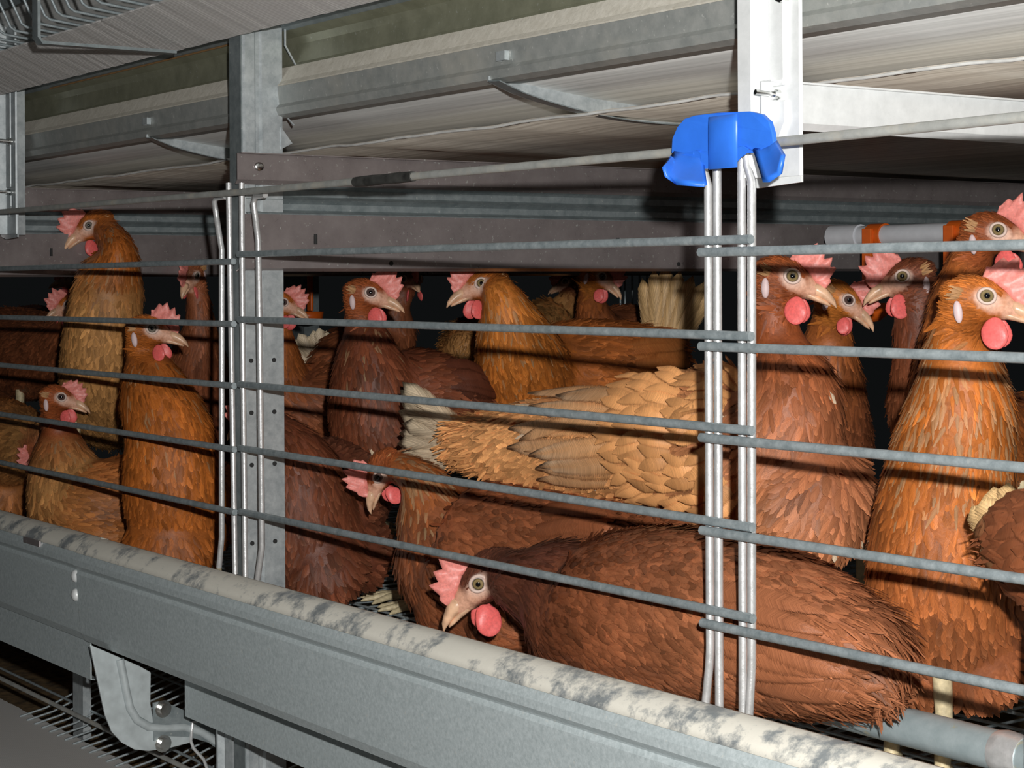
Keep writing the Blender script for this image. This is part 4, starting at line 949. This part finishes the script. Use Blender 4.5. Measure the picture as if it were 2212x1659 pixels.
        if stand:
            hip = SP[idx_neck//2]; lat = norm(np.cross(T[idx_neck//2], U_)); base = hip+lat*s*0.035
            if floor is not None: base = floor[0 if s > 0 else 1]
            z0 = zc(ZF)+0.0018; top = np.array([base[0], base[1], hip[2]-SR[idx_neck//2]*0.6]); hd = norm(np.array([T[idx_neck//2][0], T[idx_neck//2][1], 0])+1e-6)
            m = MB(); m.tube([top, (top*0.45+np.array([base[0], base[1], z0])*0.55)-hd*0.006, np.array([base[0], base[1], z0+0.006])], [0.0075, 0.0062, 0.0058], 10)
            for a in (-0.5, 0.0, 0.5, math.pi):
                d = np.array([hd[0]*math.cos(a)-hd[1]*math.sin(a), hd[0]*math.sin(a)+hd[1]*math.cos(a), 0]); Lt = 0.05 if a < 1 else 0.022; f0 = np.array([base[0], base[1], z0+0.005])
                m.tube([f0, f0+d*Lt*0.5+np.array([0, 0, 0.001]), f0+d*Lt*0.9-np.array([0, 0, 0.002]), f0+d*Lt-np.array([0, 0, 0.0035])], [0.0048, 0.0040, 0.0026, 0.0008], 8)
            part(m, 'leg', 'shank')
    del root['_o']
    return root
# ------------------------------------------------------------------ the hens, front ones first
# spine: rump .. breast .. neck, each (pixel x, pixel y, distance behind the cage front, half thickness in pixels there)
hen('dark-necked brown hen lying at the front with its beak over the trough lip', (1035, 1260, 0.032), (957, 1361),
    [(1880, 1430, 0.085, 115), (1760, 1390, 0.085, 165), (1600, 1345, 0.085, 190), (1430, 1330, 0.085, 192), (1290, 1325, 0.080, 165), (1195, 1275, 0.068, 115), (1120, 1258, 0.050, 72)],
    head='dark', neck='dark', body='pinkbrown', breast='brown', tips=0.22, hs=1.2, yaw0=80, iris='eye_gold', comb_h=0.85, comb_ang=0.05, blobs=[(1850, 1395, 0.09, 110)], vox=0.0038, nneck=3,
    wings=[dict(i0=0.12, i1=0.95, side=1, col='pinkbrown', tip='pinkbrown', len=0.11, b0=-30, bw=60)])
hen('brown hen with pale-streaked neck bowing its head behind the lowest hen', (818, 1030, 0.105), (800, 1106),
    [(1500, 1150, 0.20, 70), (1360, 1190, 0.20, 130), (1180, 1200, 0.185, 165), (1010, 1200, 0.16, 165), (945, 1110, 0.14, 112), (900, 1035, 0.122, 72)],
    head='red', neck='rust', body='brown', breast='brown', streak=0.75, tips=0.35, comb_ang=0.45, comb_h=1.3, iris='eye_dark', vox=0.0040, blobs=[(1010, 1280, 0.15, 125), (1090, 1340, 0.15, 90)],
    wings=[dict(i0=0.15, i1=0.85, side=1, col='brown', tip='pinkbrown', len=0.09, b0=-20, bw=65)])
hen('dark chocolate hen with its head behind the cage post', (545, 898, 0.075), (492, 948),
    [(800, 1000, 0.26, 55), (750, 1040, 0.22, 105), (700, 1090, 0.17, 135), (655, 1140, 0.125, 140), (640, 1010, 0.105, 105), (590, 925, 0.09, 58)],
    head='choc', neck='choc', body='dark', breast='choc', tips=0.35, vox=0.0042, blobs=[(700, 1220, 0.13, 90), (760, 1190, 0.18, 85)])
hen('buff hen with pale ragged tail and wing, its head above the middle right', (1710, 597, 0.20), (1806, 662),
    [(1000, 955, 0.175, 52), (1120, 962, 0.185, 92), (1300, 960, 0.195, 118), (1480, 950, 0.20, 150), (1640, 960, 0.205, 170), (1710, 860, 0.205, 112), (1680, 735, 0.202, 72)],
    head='red', neck='red', body='buff', breast='pinkbrown', tips=0.4, white=0.012, iris='eye_gold', vox=0.004, tail=(868, 935, 0.17, 11, 0.38), tailcol='cream', blobs=[(1740, 1080, 0.215, 150), (1640, 1120, 0.21, 140)],
    wings=[dict(i0=0.30, i1=1.05, side=1, col='buff', tip='cream', len=0.12, b0=-35, bw=85, rows=5)])
hen('golden orange hen standing tall at the right in front', (2130, 640, 0.165), (2246, 700),
    [(2230, 1260, 0.42, 80), (2150, 1290, 0.33, 130), (2060, 1310, 0.235, 160), (2035, 1220, 0.205, 160), (2050, 1040, 0.195, 140), (2075, 870, 0.185, 112), (2075, 740, 0.175, 84)],
    head='orange', neck='orange', body='brown', breast='rust', streak=0.5, tips=0.35, white=0.005, nneck=3, iris='eye_gold', comb_h=1.1, stand=True, vox=0.0038, hs=1.12, blobs=[(1990, 1400, 0.22, 125), (2110, 1420, 0.24, 110)],
    floor=[tov(at(1925, 1640, Y=0.2)), tov(at(2035, 1655, Y=0.2))])
hen('rust hen with raised head at the upper right edge', (2155, 497, 0.33), (2262, 552),
    [(2220, 950, 0.55, 80), (2150, 960, 0.48, 120), (2080, 930, 0.40, 120), (2070, 780, 0.37, 92), (2075, 650, 0.35, 74)],
    head='red', neck='rust', body='rust', iris='eye_gold', stand=True, hs=1.1, comb_h=1.1)
hen('hen with lowered beak between two facing heads at the right', (1832, 648, 0.42), (1886, 713),
    [(1790, 980, 0.66, 60), (1785, 960, 0.58, 95), (1785, 920, 0.50, 95), (1785, 800, 0.45, 74), (1795, 712, 0.435, 54)],
    head='gold', neck='rust', body='brown', iris='eye_dark', stand=True)
hen('left-facing hen below the white drinker pipe', (1950, 597, 0.42), (1866, 658),
    [(2110, 980, 0.66, 60), (2060, 950, 0.58, 95), (2015, 890, 0.50, 95), (2000, 770, 0.46, 70), (1988, 675, 0.44, 54)],
    head='choc', neck='choc', body='brown', iris='eye_gold', stand=True, comb_h=1.15)
hen('hen cut off by the right edge with scalloped brown wing tips', (2580, 850, 0.06), (2690, 900),
    [(2175, 1175, 0.10, 55), (2260, 1180, 0.10, 105), (2360, 1200, 0.095, 140), (2470, 1180, 0.085, 140), (2540, 1040, 0.075, 100), (2560, 930, 0.065, 75)],
    head='rust', neck='rust', body='brown', breast='tan', tips=0.5, white=0.01, detail=0.8, tail=(2132, 1070, 0.105, 4, 0.16), tailcol='straw', stand=True,
    wings=[dict(i0=0.0, i1=0.9, side=1, col='brown', tip='straw', len=0.055, b0=-30, bw=80, rows=5)])
# beyond the partition
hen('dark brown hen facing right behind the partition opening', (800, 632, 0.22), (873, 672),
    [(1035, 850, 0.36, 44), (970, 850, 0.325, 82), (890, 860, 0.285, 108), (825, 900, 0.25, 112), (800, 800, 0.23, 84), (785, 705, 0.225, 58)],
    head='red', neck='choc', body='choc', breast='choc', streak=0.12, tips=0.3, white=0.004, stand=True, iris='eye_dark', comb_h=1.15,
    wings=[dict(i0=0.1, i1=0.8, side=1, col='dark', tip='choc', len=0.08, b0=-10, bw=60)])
hen('orange-brown hen facing left behind the partition opening', (1040, 612, 0.33), (963, 663),
    [(1440, 770, 0.62, 60), (1340, 790, 0.56, 100), (1240, 810, 0.50, 118), (1150, 830, 0.44, 116), (1110, 730, 0.375, 94), (1085, 650, 0.34, 66)],
    head='orange', neck='gold', body='rust', breast='orange', streak=0.25, tips=0.35, stand=True, iris='eye_gold', hs=1.14, comb_h=0.9, tail=(1468, 585, 0.63, 7, 0.32), tailcol='straw',
    wings=[dict(i0=0.1, i1=0.85, side=1, col='rust', tip='tan', len=0.09, b0=-25, bw=60)])
hen('small distant hen facing right under the middle of the partition', (1300, 597, 0.70), (1341, 645),
    [(1420, 760, 0.92, 50), (1360, 740, 0.84, 80), (1300, 730, 0.76, 82), (1280, 665, 0.72, 54)],
    head='gold', neck='rust', body='brown', iris='eye_dark', stand=True, detail=0.8, nneck=1)
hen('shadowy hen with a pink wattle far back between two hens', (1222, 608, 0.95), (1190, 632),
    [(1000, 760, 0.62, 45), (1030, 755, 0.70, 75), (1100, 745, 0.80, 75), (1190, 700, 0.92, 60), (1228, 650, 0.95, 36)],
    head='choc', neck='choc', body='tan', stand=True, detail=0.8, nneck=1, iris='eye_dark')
hen('half hidden hen whose beak shows right of the dark brown hen', (874, 603, 0.60), (901, 630),
    [(690, 800, 0.52, 40), (720, 800, 0.53, 75), (780, 780, 0.56, 90), (840, 720, 0.60, 70), (858, 660, 0.60, 44)],
    head='choc', neck='brown', body='brown', stand=True, detail=0.7, nneck=1, tail=(655, 720, 0.50, 8, 0.4), tailcol='cream', iris='eye_dark')
hen('small hen facing right just right of the cage post', (612, 653, 0.33), (667, 692),
    [(760, 860, 0.50, 40), (720, 860, 0.45, 70), (660, 870, 0.38, 88), (615, 840, 0.35, 70), (602, 740, 0.34, 44)],
    head='orange', neck='rust', body='brown', stand=True, iris='eye_dark',
    wings=[dict(i0=0.1, i1=0.8, side=1, col='brown', tip='tan', len=0.07, b0=-10, bw=60)])
# left compartment
hen('tall tan-breasted hen with raised head at the left', (193, 487, 0.13), (138, 541),
    [(250, 900, 0.30, 55), (240, 890, 0.26, 80), (226, 860, 0.20, 90), (215, 790, 0.155, 84), (225, 690, 0.145, 80), (238, 610, 0.145, 72), (252, 545, 0.142, 52)],
    head='orange', neck='orange', body='tan', breast='tan', nneck=2, tips=0.3, stand=True, hs=1.16, comb_h=1.1, comb_ang=-0.1, iris='eye_grey', streak=0.15)
hen('slim orange hen standing in front left of the cage post', (328, 710, 0.060), (407, 746),
    [(500, 1060, 0.26, 50), (450, 1090, 0.19, 85), (400, 1110, 0.12, 110), (375, 1060, 0.085, 108), (365, 940, 0.075, 96), (335, 850, 0.068, 76), (312, 770, 0.064, 56)],
    head='orange', neck='orange', body='rust', breast='orange', streak=0.12, tips=0.3, nneck=3, stand=True, comb_ang=0.35, comb_h=0.95, iris='eye_grey', vox=0.004, blobs=[(370, 1170, 0.085, 100)])
hen('low rust hen with dark eye in the lower left corner', (132, 858, 0.060), (196, 891),
    [(330, 1040, 0.22, 45), (280, 1060, 0.16, 78), (220, 1090, 0.11, 100), (165, 1090, 0.085, 102), (135, 1000, 0.075, 82), (122, 925, 0.067, 56)],
    head='red', neck='red', body='rust', breast='tan', streak=0.2, tips=0.35, stand=True, iris='eye_dark', comb_h=0.85, comb_ang=-0.1, blobs=[(190, 1170, 0.085, 85)])
hen('left-facing hen looking out behind the tall tan hen', (148, 657, 0.26), (97, 692),
    [(-50, 770, 0.36, 70), (10, 765, 0.34, 100), (90, 765, 0.31, 92), (150, 735, 0.285, 60), (165, 690, 0.27, 44)],
    head='orange', neck='rust', body='brown', stand=True, iris='eye_dark', nneck=1, detail=0.8)
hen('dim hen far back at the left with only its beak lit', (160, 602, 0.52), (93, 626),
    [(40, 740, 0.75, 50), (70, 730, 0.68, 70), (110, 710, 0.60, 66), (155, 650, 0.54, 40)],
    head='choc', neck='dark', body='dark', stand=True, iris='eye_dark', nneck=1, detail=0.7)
hen('hen facing the camera side-on just left of the door wires', (425, 595, 0.28), (394, 643),
    [(540, 930, 0.50, 50), (495, 920, 0.44, 80), (448, 900, 0.36, 88), (428, 790, 0.31, 66), (430, 690, 0.29, 46)],
    head='brown', neck='brown', body='choc', stand=True, iris='eye_grey', nneck=2, yaw0=40)
hen('crouching hen of which mostly the comb shows at the left edge', (92, 985, 0.13), (70, 1050),
    [(-110, 960, 0.19, 60), (-60, 960, 0.175, 95), (0, 960, 0.155, 100), (60, 960, 0.14, 68), (98, 965, 0.133, 42)],
    head='brown', neck='brown', body='rust', breast='tan', comb_ang=0.3, nneck=1, detail=0.8, blobs=[(10, 1060, 0.155, 70)])
